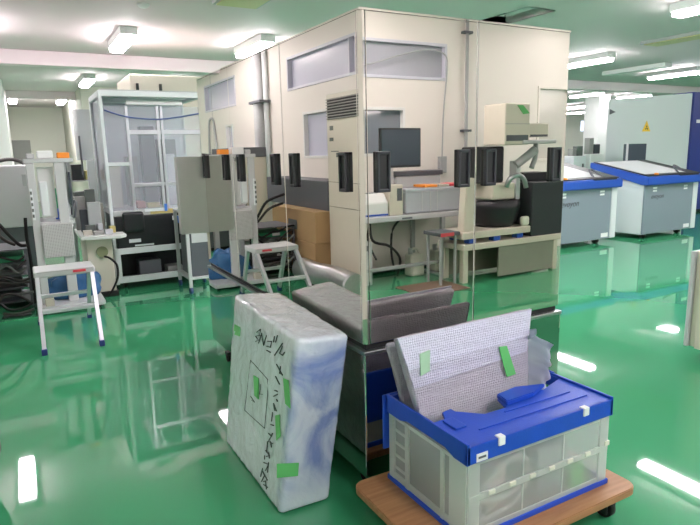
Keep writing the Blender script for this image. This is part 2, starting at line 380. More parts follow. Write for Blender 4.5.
# ------------------------------------------------------------------ mirrored cabinet
CX, CY, L1, L2, ZT = 1.196, 2.041, 2.354, 1.1705, 2.041
cab = thing('mirror_cabinet', (CX+L2/2, CY+L1/2, 0), 'tall mirror-polished stainless steel cabinet with black handles on castors', 'cabinet')
box('cabinet_core', M_dark, cab, CX+.022, CX+L2-.005, CY+.022, CY+L1-.005, .672, ZT-.02)
box('top_panel', M_mirror, cab, CX, CX+L2, CY, CY+L1, ZT-.008, ZT, bev=0)
box('back_panel', M_mirror, cab, CX+.045, CX+L2, CY+L1-.004, CY+L1, .69, ZT-.03, bev=0)
P = .026
def chamfer_post(x, y, sx, sy, z0, z1, name, m):
    pts = [(x+sx*P, y, z0), (x+sx*(P-.010), y, z0), (x, y+sy*(P-.010), z0), (x, y+sy*P, z0), (x+sx*P, y+sy*P, z0)]
    MB().prism([Vector(p) for p in pts], (0, 0, z1-z0), bev=.002).build(name, m, cab)
chamfer_post(CX, CY, 1, 1, .69, ZT-.0085, 'corner_post', M_mirror)
def handle(parent, axis, c):
    b = MB(); z0, z1, w, d = 1.332, 1.498, .032, .019
    if axis == 0:
        b.box(CX-d, CX+.001, c-w, c-w+.012, z0, z1, bev=.004).box(CX-d, CX+.001, c+w-.012, c+w, z0, z1, bev=.004)
        b.box(CX-d, CX+.001, c-w, c+w, z0, z0+.014, bev=.004).box(CX-d, CX+.001, c-w, c+w, z1-.014, z1, bev=.004)
        h = b.build('handle', M_handle, parent); MB().box(CX-.012, CX+.001, c-w+.008, c+w-.008, z0+.01, z1-.01).build('handle_recess', M_black, h) if False else MB().box(CX-.010, CX+.001, c-w+.006, c+w-.006, z0+.008, z1-.008).build('handle_recess', M_black, parent)
    else:
        b.box(c-w, c-w+.012, CY-d, CY+.001, z0, z1, bev=.004).box(c+w-.012, c+w, CY-d, CY+.001, z0, z1, bev=.004)
        b.box(c-w, c+w, CY-d, CY+.001, z0, z0+.014, bev=.004).box(c-w, c+w, CY-d, CY+.001, z1-.014, z1, bev=.004)
        b.build('handle', M_handle, parent); MB().box(c-w+.006, c+w-.006, CY-.010, CY+.001, z0+.008, z1-.008).build('handle_recess', M_black, parent)
yl = [(CY+P+.002, 2.829, (2.175, 2.700)), (2.833, 3.676, (2.950, 3.512)), (3.680, CY+L1-.004, (3.815, 4.292))]
for y0, y1, hs in yl:
    p = MB().box(CX, CX+.02, y0, y1, .69, ZT-.0085, bev=.0025).build('side_panel', M_mirror, cab)
    for h in hs: handle(p, 0, h)
xl = [(CX+P+.002, 1.787, (1.292, 1.712)), (1.791, CX+L2-.004, (1.866, 2.29))]
for x0, x1, hs in xl:
    p = MB().box(x0, x1, CY, CY+.02, .69, ZT-.0085, bev=.0025).build('front_panel', M_mirror, cab)
    for h in hs: handle(p, 1, h)
for q in ((CX+.004, CX+.02, 2.829, 2.833, .69, ZT-.0085), (CX+.004, CX+.02, 3.676, 3.680, .69, ZT-.0085), (1.787, 1.791, CY+.004, CY+.02, .69, ZT-.0085)): MB().box(*q).build('seam_highlight', M_white, cab)  # white strips added in the seams, standing for panel edges catching light
box('base_cabinet', M_mirror2, cab, CX-.008, CX+L2+.008, CY-.008, CY+L1+.008, .075, .662, bev=.006)
box('base_trim', M_steel, cab, CX-.012, CX+L2+.012, CY-.012, CY+L1+.012, .645, .664, bev=.004)
box('shadow_gap', M_dark, cab, CX+.012, CX+L2-.012, CY+.012, CY+L1-.012, .66, .692, bev=0)
for x, y in ((CX+.05, CY+.09), (CX+.002, CY+1.985), (CX+L2-.1, CY+.09), (CX+L2-.1, CY+L1-.38)):
    w = MB().cyl((x-.016, y, .035), (x+.016, y, .035), .035, 18).build('caster', M_rubber, cab)
    MB().box(x-.026, x+.026, y-.04, y+.025, .055, .078, bev=.005).cyl((x-.022, y, .035), (x+.022, y, .035), .012, 10).build('caster_bracket', M_black, w)

# ------------------------------------------------------------------ film wrapped package leaning on the cabinet
def soft_slab(c8, nseg, amp, seed, bev=.03, ridge=0):
    """rounded block from 4 bottom + 4 top corners, subdivided and slightly crumpled"""
    b = bmesh.new(); vs = [b.verts.new(p) for p in c8]
    for f in ((3, 2, 1, 0), (4, 5, 6, 7), (0, 1, 5, 4), (1, 2, 6, 5), (2, 3, 7, 6), (3, 0, 4, 7)): b.faces.new([vs[i] for i in f])
    bmesh.ops.recalc_face_normals(b, faces=b.faces[:])
    bmesh.ops.bevel(b, geom=b.edges[:], offset=bev, segments=4, affect='EDGES', profile=.6)
    bmesh.ops.triangulate(b, faces=[f for f in b.faces if len(f.verts) > 4])
    bmesh.ops.subdivide_edges(b, edges=[e for e in b.edges if e.calc_length() > .12], cuts=nseg, use_grid_fill=True)
    b.normal_update()
    zmin = min(v.co.z for v in b.verts)
    for v in b.verts:
        d = noise.noise(v.co*7+Vector((seed, 0, 0)))*amp+noise.noise(v.co*23+Vector((0, seed, 0)))*amp*.45
        if ridge:
            q = Vector((v.co.x*9+seed, v.co.y*9, v.co.z*5)); q += Vector((noise.noise(q*.7), noise.noise(q*.7+Vector((5, 0, 0))), 0))*1.5
            d += ridge*max(0, 1-5*abs(noise.noise(q)))+ridge*.7*max(0, 1-6*abs(noise.noise(q*2.1+Vector((0, 3, 1)))))
        if v.co.z > zmin+.01: v.co += v.normal*d
    for f in b.faces: f.smooth = True
    return b
pk = thing('wrapped_package', (.96, 2.1, 0), 'large white foam package in clear film leaning on the mirrored cabinet', 'package')
c8 = [(.797, 2.09, .001), (1.026, 2.085, .001), (1.026, 2.84, .001), (.793, 2.84, .001), (.914, 2.105, .748), (1.158, 2.105, .730), (1.168, 2.90, .757), (.910, 2.90, .778)]
MB().join(soft_slab(c8, 46, .003, 3.1, .024, .0024)).build('package_body', M_pack, pk)
def on_face(px, py, off=.004):   # the leaning left face of the package
    d = fw*F+rt*(px-350)+up*(262.5-py); k = (.914-.797)/.747
    t = (.797-EYE.x+k*EYE.z)/(d.x-k*d.z)
    q = EYE+d*t; q.x -= off+.003; return q
S = lambda *p: [on_face(*q) for q in p]
strokes = [  # the handwriting, stroke by stroke
    [(258, 332), (262, 329), (261, 335), (257, 336), (260, 340), (257, 341)], [(260, 343), (263, 333), (265, 345), (268, 335)],
    [(269, 341), (273, 341), (272, 347), (268, 346)], [(268, 350), (272, 352)], [(276, 336), (275, 342)], [(279, 335), (277, 342)],
    [(284, 343), (276, 355)], [(284, 346), (281, 353), (284, 355), (286, 352)],
    [(278, 364), (284, 375)], [(282, 366), (281, 373), (284, 374)], [(277, 376), (281, 384)], [(276, 390), (279, 391)], [(275, 396), (279, 394)], [(278, 399), (279, 401)],
    [(275, 403), (278, 411), (276, 410), (275, 404)], [(274, 412), (273, 421)], [(272, 424), (275, 425)], [(270, 433), (273, 436)], [(274, 433), (270, 441), (274, 443)], [(269, 441), (268, 452)], [(272, 441), (273, 447)],
    [(267, 450), (271, 455), (268, 456)], [(266, 455), (266, 459)], [(270, 452), (271, 458)], [(265, 462), (270, 464), (267, 470)], [(264, 468), (262, 476)], [(270, 462), (269, 472)], [(264, 471), (269, 480), (265, 481)],
    [(266, 475), (263, 481)], [(267, 480), (268, 489)], [(265, 484), (269, 487)]]
b = MB()
for s in strokes: b.tube(S(*s), .0028, 5, smooth=False)
b.build('handwriting', M_ink, pk)
b = MB()
for s in ([(252, 360), (269, 379), (269, 395), (266, 428), (246, 410), (249, 385), (252, 360)], [(262, 384), (261, 394), (264, 394)], [(252, 396), (256, 402), (253, 400)]): b.tube(S(*s), .0016, 5, smooth=False)
b.build('drawn_outline', M_ink, pk)
def tape_face(poly, name='green_tape'):
    p = [on_face(*q, .006) for q in poly]; MB().prism(p, (.003, 0, 0)).build(name, M_tape, pk)
tape_face([(255, 375), (260, 378), (260, 399), (256, 395)]); tape_face([(285, 378), (290, 380), (292, 408), (287, 403)]); tape_face([(277, 415), (281, 414), (282, 436), (278, 440)]); tape_face([(236, 324), (242, 327), (241, 336), (235, 334)])
e = [at(277, 464, Y=2.079), at(299, 463, Y=2.079), at(298, 476, Y=2.079), at(277, 478, Y=2.079)]
MB().prism(e, (0, .003, 0)).build('green_tape', M_tape, pk)

# ------------------------------------------------------------------ dolly, folding crate and the bubble-wrapped panels in it
DZ = .14
dl = thing('dolly', (1.565, 1.64, 0), 'low wooden platform dolly carrying the blue crate', 'dolly')
b2 = bmesh.new()
def rrect(x0, x1, y0, y1, r, z, n=6):
    o = []
    for cx_, cy_, a in ((x1-r, y1-r, 0), (x0+r, y1-r, 90), (x0+r, y0+r, 180), (x1-r, y0+r, 270)):
        for k in range(n+1): th = math.radians(a+90*k/n); o.append(Vector((cx_+r*math.cos(th), cy_+r*math.sin(th), z)))
    return o
MB().prism(rrect(1.065, 2.055, 1.325, 1.95, .05, DZ-.034), (0, 0, .034), bev=.004).build('platform', M_wood, dl)
for x, y in ((1.95, 1.40), (1.95, 1.87), (1.16, 1.40), (1.16, 1.87)):
    w = MB().cyl((x-.014, y, .042), (x+.014, y, .042), .042, 20).build('caster', M_rubber, dl)
    MB().box(x-.030, x-.018, y-.03, y+.03, .025, DZ-.04, bev=.003).box(x+.018, x+.030, y-.03, y+.03, .025, DZ-.04, bev=.003).box(x-.04, x+.04, y-.04, y+.04, DZ-.05, DZ-.034, bev=.002).build('caster_fork', M_black, w)

cr = thing('folding_crate', (1.59, 1.655, DZ), 'clear folding crate with blue lid and rim standing on the wooden dolly', 'crate')
X0, X1, Y0, Y1, Z0, Z1 = 1.213, 1.962, 1.40, 1.905, DZ, .508
b = MB()
b.box(X0, X1, Y0, Y0+.014, Z0, Z0+.022, bev=.004).box(X0, X1, Y1-.014, Y1, Z0, Z0+.022, bev=.004).box(X0, X0+.014, Y0, Y1, Z0, Z0+.022, bev=.004).box(X1-.014, X1, Y0, Y1, Z0, Z0+.022, bev=.004)
b;
b.build('bottom_rim', M_cblue, cr)
MB().box(X0+.014, X1-.014, Y0+.014, Y1-.014, Z0, Z0+.008).build('bottom_plate', M_crib, cr)
I = .012; BZ0, BZ1 = Z0+.02, Z1-.07
def wallp(name, q, ribs):
    p = MB().box(*q).build(name, M_crate, cr); r = MB()
    for k in ribs: r.box(*k, bev=.002)
    r.build('rib', M_crib, p); return p
xa, xb, ya, yb = X0+I, X1-I, Y0+I, Y1-I
zm = (BZ0+BZ1)/2+.005
fr = wallp('front_wall', (xa, xb, ya, ya+.004, BZ0, BZ1), [(xa, xa+.05, ya-.008, ya, BZ0, BZ1), (xb-.05, xb, ya-.008, ya, BZ0, BZ1), (xa, xb, ya-.009, ya, zm-.012, zm+.012), (xa+.05, xb-.05, ya-.006, ya, BZ0, BZ0+.02), (xa+.05, xb-.05, ya-.006, ya, BZ1-.012, BZ1)]+[(xa+.05+k*.21, xa+.056+k*.21, ya-.004, ya, BZ0, BZ1) for k in (1, 2)])
for k in range(6): MB().box(xa+.09+k*.1, xa+.12+k*.1, ya-.013, ya-.004, zm-.004, zm+.012, bev=.002).build('hinge_clip', M_jerry, fr)
b = MB()
b.box(xb-.02, xb+.006, ya-.012, ya+.02, zm+.008, zm+.028, bev=.002)
b.build('hinge_clip', M_jerry, fr)
wallp('back_wall', (xa, xb, yb-.004, yb, BZ0, BZ1), [(xa, xa+.05, yb, yb+.006, BZ0, BZ1), (xb-.05, xb, yb, yb+.006, BZ0, BZ1), (xa, xb, yb, yb+.007, zm-.012, zm+.012)])
lr = [(xa-.008, xa, ya, ya+.09, BZ0, BZ1), (xa-.008, xa, yb-.04, yb, BZ0, BZ1), (xa-.009, xa, yb-.14, yb-.115, BZ0, BZ1), (xa-.009, xa, ya+.12, ya+.14, BZ0, BZ1), (xa-.006, xa, ya, yb, BZ0, BZ0+.03), (xa-.006, xa, ya, yb, BZ1-.012, BZ1)]
lr += [(xa-.006, xa, yb-.115, yb-.04, BZ0+.05+k*.055, BZ0+.062+k*.055) for k in range(4)]
wallp('end_wall', (xa, xa+.004, ya, yb, BZ0, BZ1), lr)
wallp('end_wall', (xb-.004, xb, ya, yb, BZ0, BZ1), [(2*((X0+X1)/2)-q[1], 2*((X0+X1)/2)-q[0])+q[2:] for q in lr])
# deep blue rim: two ends, front and back; the end rims are deeper towards the front corner
b = MB()
b.box(X0, X1, Y0, Y0+.012, Z1-.068, Z1, bev=.003).box(X0, X1, Y1-.012, Y1, Z1-.055, Z1, bev=.003)
for x in (X0, X1-.012):
    b.prism([(x, Y0, Z1), (x, Y1, Z1), (x, Y1, Z1-.066), (x, Y1-.1, Z1-.066), (x, Y1-.15, Z1-.05), (x, Y0+.12, Z1-.05), (x, Y0+.07, Z1-.068), (x, Y0, Z1-.068)], (.012, 0, 0))
b.build('blue_rim', M_cblue, cr)
# closed front lid half with interlocking teeth at its free edge
ye = 1.615
pts = [(X0+.004, Y0+.004), (X1-.004, Y0+.004), (X1-.004, ye+.05), (X1-.16, ye+.0), (X1-.27, ye+.045), (X1-.38, ye+.035), (X1-.41, ye-.045), (X1-.52, ye-.045), (X1-.60, ye+.03), (X0+.15, ye+.06), (X0+.10, ye+.05), (X0+.075, ye-.0), (X0+.004, ye-.0)]
lid = MB().prism([Vector((x, y, Z1-.012)) for x, y in pts], (0, 0, .012), bev=.002).build('lid_half', M_cblue, cr)
b = MB()
b.box(X0+.12, X1-.06, Y0+.075, Y0+.083, Z1, Z1+.005, bev=.002).box(X0+.3, X1-.09, Y0+.135, Y0+.141, Z1, Z1+.004, bev=.0015)
b.prism([(X1-.40, ye-.04, Z1), (X1-.385, ye+.035, Z1), (X1-.27, ye+.05, Z1), (X1-.14, ye+.01, Z1), (X1-.25, ye-.035, Z1)], (0, 0, .02), bev=.004)
b.box(X0+.05, X0+.1, Y0+.12, Y0+.2, Z1, Z1+.007, bev=.003)
b.build('lid_rib', M_cblue, lid)
for x in (X0, X1-.01): MB().box(x, x+.01, Y0, Y1, Z1-.002, Z1+.010, bev=.002).build('rim_edge', M_cblue, cr)
b = MB()
b.box(X1-.006, X1+.004, 1.70, 1.78, Z1-.01, Z1+.014, bev=.003)
b.build('rim_latch', M_cblue, cr)
# the other half hangs open down the back
box('lid_half', M_cblue, cr, X0-.012, X1+.008, Y1+.003, Y1+.015, Z1-.235, Z1+.004)
for cxp, cyp in ((501.5, 436.5), (586, 408.5)):
    q = at(cxp, cyp, Y=Y0); MB().box(q.x-.015, q.x+.015, Y0-.006, Y0+.02, Z1-.03, Z1+.004, bev=.003).build('white_clip', M_sticker, cr)
q = at(482, 456.5, Y=Y0); st = MB().box(q.x-.025, q.x+.025, Y0-.002, Y0+.001, q.z-.015, q.z+.015).build('label_sticker', M_sticker, cr)
MB().box(q.x-.017, q.x+.017, Y0-.0028, Y0-.002, q.z-.004, q.z+.004).build('printed_mark', M_dgrey, st)
# things inside the crate
zb = Z0+.009
tag(MB().tube([(1.3, 1.44, zb+.1), (1.36, 1.45, zb+.17), (1.46, 1.44, zb+.235), (1.545, 1.45, zb+.2), (1.56, 1.46, zb+.1), (1.5, 1.465, zb+.02)], .008, 8).tube([(1.26, 1.45, zb+.13), (1.33, 1.45, zb+.1), (1.43, 1.45, zb+.08), (1.52, 1.45, zb+.105)], .011, 8).tube([(1.25, 1.46, zb+.012), (1.4, 1.46, zb+.012), (1.5, 1.465, zb+.02)], .01, 8).build('coiled_cable', M_wirepale), 'pale cable looped behind the front wall of the crate', 'cable')
tag(MB().box(1.40, 1.48, 1.49, 1.53, zb, zb+.175, bev=.004).build('pink_box', mat('pink_card', (222, 196, 190), .6)), 'small pinkish box inside the clear crate', 'box')
tag(MB().box(1.63, 1.80, 1.47, 1.6, zb, zb+.2, bev=.01).build('grey_case', M_grey), 'grey case inside the right half of the clear crate', 'case')
tag(MB().box(1.78, 1.85, 1.43, 1.465, zb, zb+.10, bev=.006).build('green_block', mat('green_card', (110, 190, 110), .6)), 'small green block low in the right end of the crate', 'block')
tag(MB().box(1.255, 1.36, 1.52, 1.61, zb, zb+.2, bev=.012).build('grey_carton', M_clut[0]), 'grey carton inside the left end of the crate', 'box')

def slab_panel(name, pts4, thick, m, label, seed, amp=.006, bev=.016, crumple=3):
    a, bq, c, d = [Vector(p) for p in pts4]     # bottom-left, bottom-right, top-right, top-left of the front face
    n = (bq-a).cross(d-a).normalized()*-1
    if n.y < 0: n = -n
    t = n*thick
    return soft_slab([a, bq, bq+t, a+t, d, c, c+t, d+t], 8, amp, seed, bev)
PB = thing('bubble_wrapped_package', (1.53, 1.70, zb), 'flat panel in bubble wrap with green tape standing in the blue crate', 'package')
fl_, fr_, tr_, tl_ = (1.31, 1.640, zb+.012), (1.79, 1.640, zb+.012), (1.868, 1.775, .805), (1.182, 1.775, .797)
MB().join(slab_panel('a', (fl_, fr_, tr_, tl_), .042, None, None, 5.2, .004)).build('bubble_wrapped_body', M_bub2, PB)
k = (1.775-1.640)/(.8-zb-.012)
def fy(z, off): return 1.640+k*(z-zb-.012)-off
def patch(xyzs, off, m, name, th=.004):
    p = [Vector((x, fy(z, off), z)) for x, z in xyzs]; return MB().prism(p, (0, th, 0)).build(name, m, PB)
patch([(1.21, .675), (1.845, .70), (1.878, .808), (1.178, .800)], .012, M_bub, 'wrap_fold', .010)
patch([(1.228, .60), (1.825, .635), (1.845, .70), (1.21, .675)], .007, bubble('bubble_wrap_middle', (192, 191, 212)), 'wrap_fold', .006)
def px_patch(poly, off, name, m):
    p = []
    for (x, y) in poly:
        d = fw*F+rt*(x-350)+up*(262.5-y); c0 = 1.640-off-k*(zb+.012)
        tt = (c0+k*EYE.z-EYE.y)/(d.y-k*d.z); p.append(EYE+d*tt)
    MB().prism(p, (0, .003, 0)).build(name, m, PB)
px_patch([(499, 347), (507, 346), (516, 374), (507, 377)], .0165, 'green_tape', M_tape)
px_patch([(420, 354), (430, 350), (430, 371), (421, 376)], .0165, 'green_tape', mat('faint_green_tape', (166, 208, 176), .4))
# loose bubble-wrap at the right end
b = bmesh.new()
nx, ny = 9, 26
g = [[None]*nx for _ in range(ny)]
for j in range(ny):
    for i in range(nx):
        u, w = i/(nx-1), j/(ny-1)
        xw = 1.842-.03*w+u*(.035+.07*w)
        p = Vector((xw, 1.70+.055*math.sin(u*5+w*3)+.03*noise.noise(Vector((u*3, w*6, 2))), .742-.27*w+.012*noise.noise(Vector((u*6, w*2, 8)))-.07*u*(1-w)))
        g[j][i] = b.verts.new(p+Vector((.012*noise.noise(p*20), 0, 0)))
for j in range(ny-1):
    for i in range(nx-1): f = b.faces.new((g[j][i], g[j][i+1], g[j+1][i+1], g[j+1][i])); f.smooth = True
bmesh.ops.solidify(b, geom=b.faces[:], thickness=.004)
MB().join(b).build('loose_wrap', M_bubbleclear, PB)
PC = thing('bubble_wrapped_package', (1.5, 1.83, zb), 'second bubble-wrapped panel behind the taped one in the crate', 'package')
MB().join(slab_panel('b', ((1.31, 1.775, zb+.012), (1.86, 1.775, zb+.012), (1.90, 1.875, .745), (1.195, 1.865, .745)), .02, None, None, 9.7, .008)).build('bubble_wrapped_body', M_bub2, PC)

# ------------------------------------------------------------------ step stool
ss = thing('step_stool', (.24, 5.3, 0), 'white aluminium step stool with a red label on the open floor at left', 'step stool')
ST = .585
MB().box(.005, .472, 5.36, 5.68, ST-.055, ST, bev=.012).build('top_step', M_lgrey, ss)
MB().box(.03, .45, 5.356, 5.363, ST-.012, ST-.006).build('step_edge', M_grey, ss)
MB().box(.30, .40, 5.3545, 5.36, ST-.034, ST-.013, bev=.002).build('red_label', M_red, ss)
for x0, x1 in ((.03, .015), (.447, .43)):
    l = MB().bar((x0, 5.39, ST-.05), (x1, 4.95, .03), .03, .05).build('front_leg', M_alu, ss); MB().box(x1-.02, x1+.02, 4.92, 4.98, 0, .05, bev=.006).build('rubber_foot', mat('navy_foot', (36, 54, 120), .5), l)
    l = MB().bar((x0, 5.65, ST-.05), (x1, 5.92, .03), .03, .05).build('back_leg', M_alu, ss); MB().box(x1-.02, x1+.02, 5.89, 5.945, 0, .05, bev=.006).build('rubber_foot', MATS['navy_foot'], l)
MB().box(.035, .425, 5.14, 5.20, .275, .305, bev=.004).build('rung', M_alu, ss)
MB().box(.035, .425, 5.75, 5.79, .275, .305, bev=.004).build('rung', M_alu, ss)

# ------------------------------------------------------------------ left equipment tower behind the stool
tw = thing('equipment_tower', (.3, 6.6, 0), 'white open equipment tower behind the step stool, orange block on top', 'equipment rack')
MB().prism([(.02, 6.25, .03), (.62, 6.25, .03), (.62, 6.66, .03), (.47, 6.66, .03), (.47, 6.95, .03), (.02, 6.95, .03)], (0, 0, .045), bev=.006).build('base_platform', M_lgrey, tw)
for x, y in ((.07, 6.32), (.57, 6.32), (.07, 6.9), (.42, 6.9)): MB().cyl((x, y-.015, .015), (x, y+.015, .015), .0149, 12).build('caster', M_rubber, tw)
for x, w, y in ((.09, .07, 6.42), (.34, .09, 6.42), (.09, .06, 6.9), (.40, .06, 6.9)):
    MB().box(x-w/2, x+w/2, y-.03, y+.03, .075, 1.46, bev=.006).build('post', M_lgrey, tw)
MB().box(.04, .47, 6.38, 6.93, 1.46, 1.50, bev=.006).build('top_shelf', M_lgrey, tw)
MB().box(.055, .43, 6.4, 6.92, .86, .89, bev=.004).build('shelf', M_lgrey, tw)
MB().box(.125, .40, 6.36, 6.39, .54, .87, bev=.004).build('perforated_panel', M_frost, tw)
MB().box(.145, .285, 6.47, 6.5, .92, 1.42, bev=.006).build('white_panel', M_white, tw)
MB().box(.15, .22, 6.40, 6.46, .95, 1.28, bev=.01).build('side_cover', M_pwhite, tw)
s = MB().box(.425, .445, 6.62, 6.86, 1.02, 1.36, bev=.005).build('screen', M_screen, tw)
MB().tube([(.44, 6.56, .90), (.46, 6.56, 1.0), (.47, 6.6, 1.05), (.47, 6.64, 1.05)], .012, 8).build('screen_bracket', M_dgrey, tw); MB().tube([(.44, 6.92, .90), (.46, 6.92, 1.0), (.47, 6.88, 1.05), (.47, 6.84, 1.05)], .012, 8).build('screen_bracket', M_dgrey, tw)
o = MB().box(.06, .085, 6.355, 6.392, .92, 1.22, bev=.004).build('socket_strip', M_pwhite, tw)
b = MB()
for kq in range(5): b.box(.064, .081, 6.352, 6.356, .945+kq*.055, .975+kq*.055)
b.build('socket', M_clut[1], o)
tag(MB().box(.16, .30, 6.42, 6.56, 1.50, 1.575, bev=.012).build('white_box', M_sticker), 'small white box on the equipment tower beside the orange block', 'box')
tag(MB().box(.335, .445, 6.42, 6.53, 1.50, 1.555, bev=.008).build('orange_block', M_orange), 'orange block on top of the white equipment tower', 'block')
tag(MB().box(.07, .14, 6.45, 6.6, 1.50, 1.55, bev=.01).build('tape_roll_box', M_lgrey), 'small pale box at the left end of the equipment tower top', 'box')
for x, z0, z1, m, nm, lb in ((.31, 1.02, 1.2, M_green, 'circuit_unit', 'green circuit unit standing inside the white equipment tower'), (.31, .89, 1.0, M_mblue, 'blue_unit', 'blue unit under the green one in the equipment tower')):
    tag(MB().box(x-.04 if z0 < 1 else x-.05, x+.06, 6.6, 6.8, z0 if z0 < 1 else 1.001, z1, bev=.006).build(nm, m), lb, 'equipment')
# blue plastic sheet on the platform
b2 = bmesh.new(); bmesh.ops.create_icosphere(b2, subdivisions=4, radius=1)
for v in b2.verts:
    p = v.co.copy(); d = 1+.22*noise.noise(p*2.2)+.1*noise.noise(p*6)
    v.co = Vector((.36+p.x*.25*d, 6.58+p.y*.095*d, max(.076, .19+p.z*.22*d+.06*p.x*p.z)))
for f in b2.faces: f.smooth = True
tag(MB().join(b2).build('blue_plastic_bag', M_bluebag), 'crumpled blue plastic bag on the tower platform behind the stool', 'bag')
tag(MB().box(.08, .16, 6.28, 6.36, .076, .15, bev=.006).build('pale_carton', M_clut[2]), 'small pale carton beside the blue bag', 'box')

# side table with a beige pedestal
tb = thing('side_table', (.7, 6.95, 0), 'white topped side table with beige pedestal left of the glazed frame', 'table')
MB().prism([(.48, 6.62, .65), (.86, 6.55, .65), (.93, 6.62, .65), (.93, 6.85, .65), (.80, 6.87, .65), (.80, 7.5, .65), (.48, 7.5, .65)], (0, 0, .035), bev=.006).build('table_top', M_white, tb)
MB().box(.53, .79, 6.72, 7.4, .06, .65, bev=.006).build('pedestal', M_beige, tb)
MB().cyl((.68, 6.72, .5), (.68, 6.7, .5), .06, 16).build('round_plate', mat('olive_plate', (128, 132, 100), .6), tb)
MB().box(.50, .81, 6.7, 7.42, 0, .06, bev=.004).build('plinth', M_rubber, tb)
tag(MB().tube([(.70, 6.69, .45), (.74, 6.6, .44), (.80, 6.6, .36), (.80, 6.62, .22), (.74, 6.66, .08), (.70, 6.68, .014)], .012, 8).build('black_cable', M_rubber), 'black cable hanging from the beige pedestal', 'cable')
tag(MB().box(.60, .735, 6.95, 7.0, .686, 1.02, bev=.008).build('grey_box', M_grey), 'grey upright box on the side table', 'box')
ci = [(.52, 6.75, .09, .07, .05, 2), (.62, 6.72, .1, .08, .04, 0), (.73, 6.7, .08, .1, .05, 4), (.56, 6.9, .1, .06, .09, 1), (.79, 6.8, .06, .1, .07, 6), (.53, 7.05, .1, .1, .25, 3), (.5, 7.3, .12, .1, .38, 0), (.62, 7.25, .1, .1, .46, 1), (.73, 7.2, .06, .1, .3, 2), (.68, 6.85, .05, .1, .1, 4)]
nm = ['light beige', 'mid grey', 'white', 'dark olive', 'sandy', 'nearly black', 'tall grey', 'tallest dark green-grey', 'cream', 'small pale']
for (x, y, w, d, h, c), lb in zip(ci, nm): tag(MB().box(x, x+w, y, y+d, .6855, .6855+h, bev=.006).build('parts_box', M_clut[c]), lb+' parts box in the clutter on the side table', 'box', 'clutter on the side table')

# crowded open rack of boards between tower and table
cr2 = thing('circuit_rack', (.75, 8.5, 0), 'open rack of green boards and dark units between the tower and the side table', 'rack')
for x in (.55, .98):
    for y in (8.3, 8.7): MB().box(x-.015, x+.015, y-.015, y+.015, 0, 1.45, bev=.002).build('post', M_grey, cr2)
for z in (.6, .9, 1.2): MB().box(.54, .99, 8.29, 8.71, z, z+.015).build('shelf', M_grey, cr2)
for x, w, z, h, m, lb in ((.57, .12, .616, .2, M_green, 'green board on the bottom shelf'), (.72, .2, .616, .22, M_clut[3], 'dark unit on the bottom shelf'), (.57, .2, .916, .15, M_clut[1], 'olive unit on the middle shelf'), (.79, .16, .916, .22, M_green, 'green board on the middle shelf'), (.58, .14, 1.216, .2, M_black, 'black unit on the top shelf'), (.74, .1, 1.216, .12, M_clut[6], 'sandy unit on the top shelf'), (.86, .1, 1.216, .2, M_clut[5], 'brownish unit on the top shelf')):
    tag(MB().box(x, x+w, 8.32, 8.6, z, z+h, bev=.008).build('board_unit', m), lb+' of the crowded open rack behind the side table', 'unit')

# white machine and cable heap at the far left
wm = thing('white_machine', (-.35, 9.4, 0), 'white boxy machine cut by the left photo edge', 'machine')
MB().box(-.66, .13, 9.0, 9.8, .6, 1.42, bev=.015).build('machine_body', M_lgrey, wm)
MB().box(-.64, .08, 9.05, 9.75, .05, .6, bev=.01).build('machine_stand', M_dgrey, wm)
MB().box(.02, .07, 8.985, 9.0, 1.15, 1.3, bev=.004).build('latch', M_grey, wm)
MB().box(-.64, .08, 9.05, 9.75, 0, .05).build('plinth', M_rubber, wm)
b = MB().tube([(-.62, 9.12, 1.445), (-.35, 9.1, 1.46), (-.12, 9.1, 1.50), (.0, 9.1, 1.48), (.06, 9.15, 1.445)], .024, 8)
tag(b.build('dark_hose', M_wirebrown), 'dark hose lying on top of the white machine at left', 'hose')
cabs = [([(-.55, 7.0, .98), (-.3, 6.98, .9), (-.16, 6.96, .72), (-.08, 6.94, .62), (.0, 6.95, .615)], 'black cable arching down at the left photo edge'),
        ([(-.55, 7.06, .86), (-.35, 7.05, .8), (-.2, 7.04, .66), (-.12, 7.03, .615)], 'lower black cable in the heap at the left edge'),
        ([(.0, 6.93, .9), (-.01, 6.90, .7), (.0, 6.82, .5), (.0, 6.79, .2), (.0, 6.74, .02)], 'dark looped cable beside the tower post'),
        ([(-.29, 6.45, .02), (-.2, 6.4, .02), (-.1, 6.42, .02), (-.03, 6.5, .02)], 'thick cable along the floor at the left edge'),
        ([(-.29, 6.30, .018), (-.24, 6.34, .018), (-.15, 6.3, .018), (-.05, 6.33, .018)], 'thin cable on the floor nearest the viewer at the left edge')]
for i, (pts, lb) in enumerate(cabs): tag(MB().tube(pts, .018-.001*i, 8).build('cable', M_rubber if i % 2 == 0 else M_wirebrown), lb, 'cable')
rnd = random.Random(11)
for i in range(9):
    y = 6.752-.027*i; z = .56-.055*i; p = [(-.56+.015*i, y, z+.04)]
    for k_ in range(1, 6): p.append((-.56+k_*.105+rnd.uniform(-.03, .03), y+rnd.uniform(-.012, .012), max(.016, z+rnd.uniform(-.07, .05)-.01*k_)))
    tag(MB().tube(p, .0125, 7).build('cable', (M_rubber, M_wirebrown, M_clut[1], M_wirebrown)[i % 4]), 'cable strung across the front of the left rack, one of a tangle', 'cable', 'tangled cables in front of the left rack')
rk = thing('cable_rack', (-.3, 7.0, 0), 'low dark rack holding the trays at the left edge', 'rack')
for x in (-.56, -.03):
    for y in (6.78, 7.38): MB().box(x-.012, x+.012, y-.012, y+.012, 0, .6).build('post', M_dgrey, rk)
for z in (.06, .2, .33, .46, .598): MB().box(-.58, -.02, 6.77, 7.39, z-.008, z).build('shelf', M_dgrey, rk)
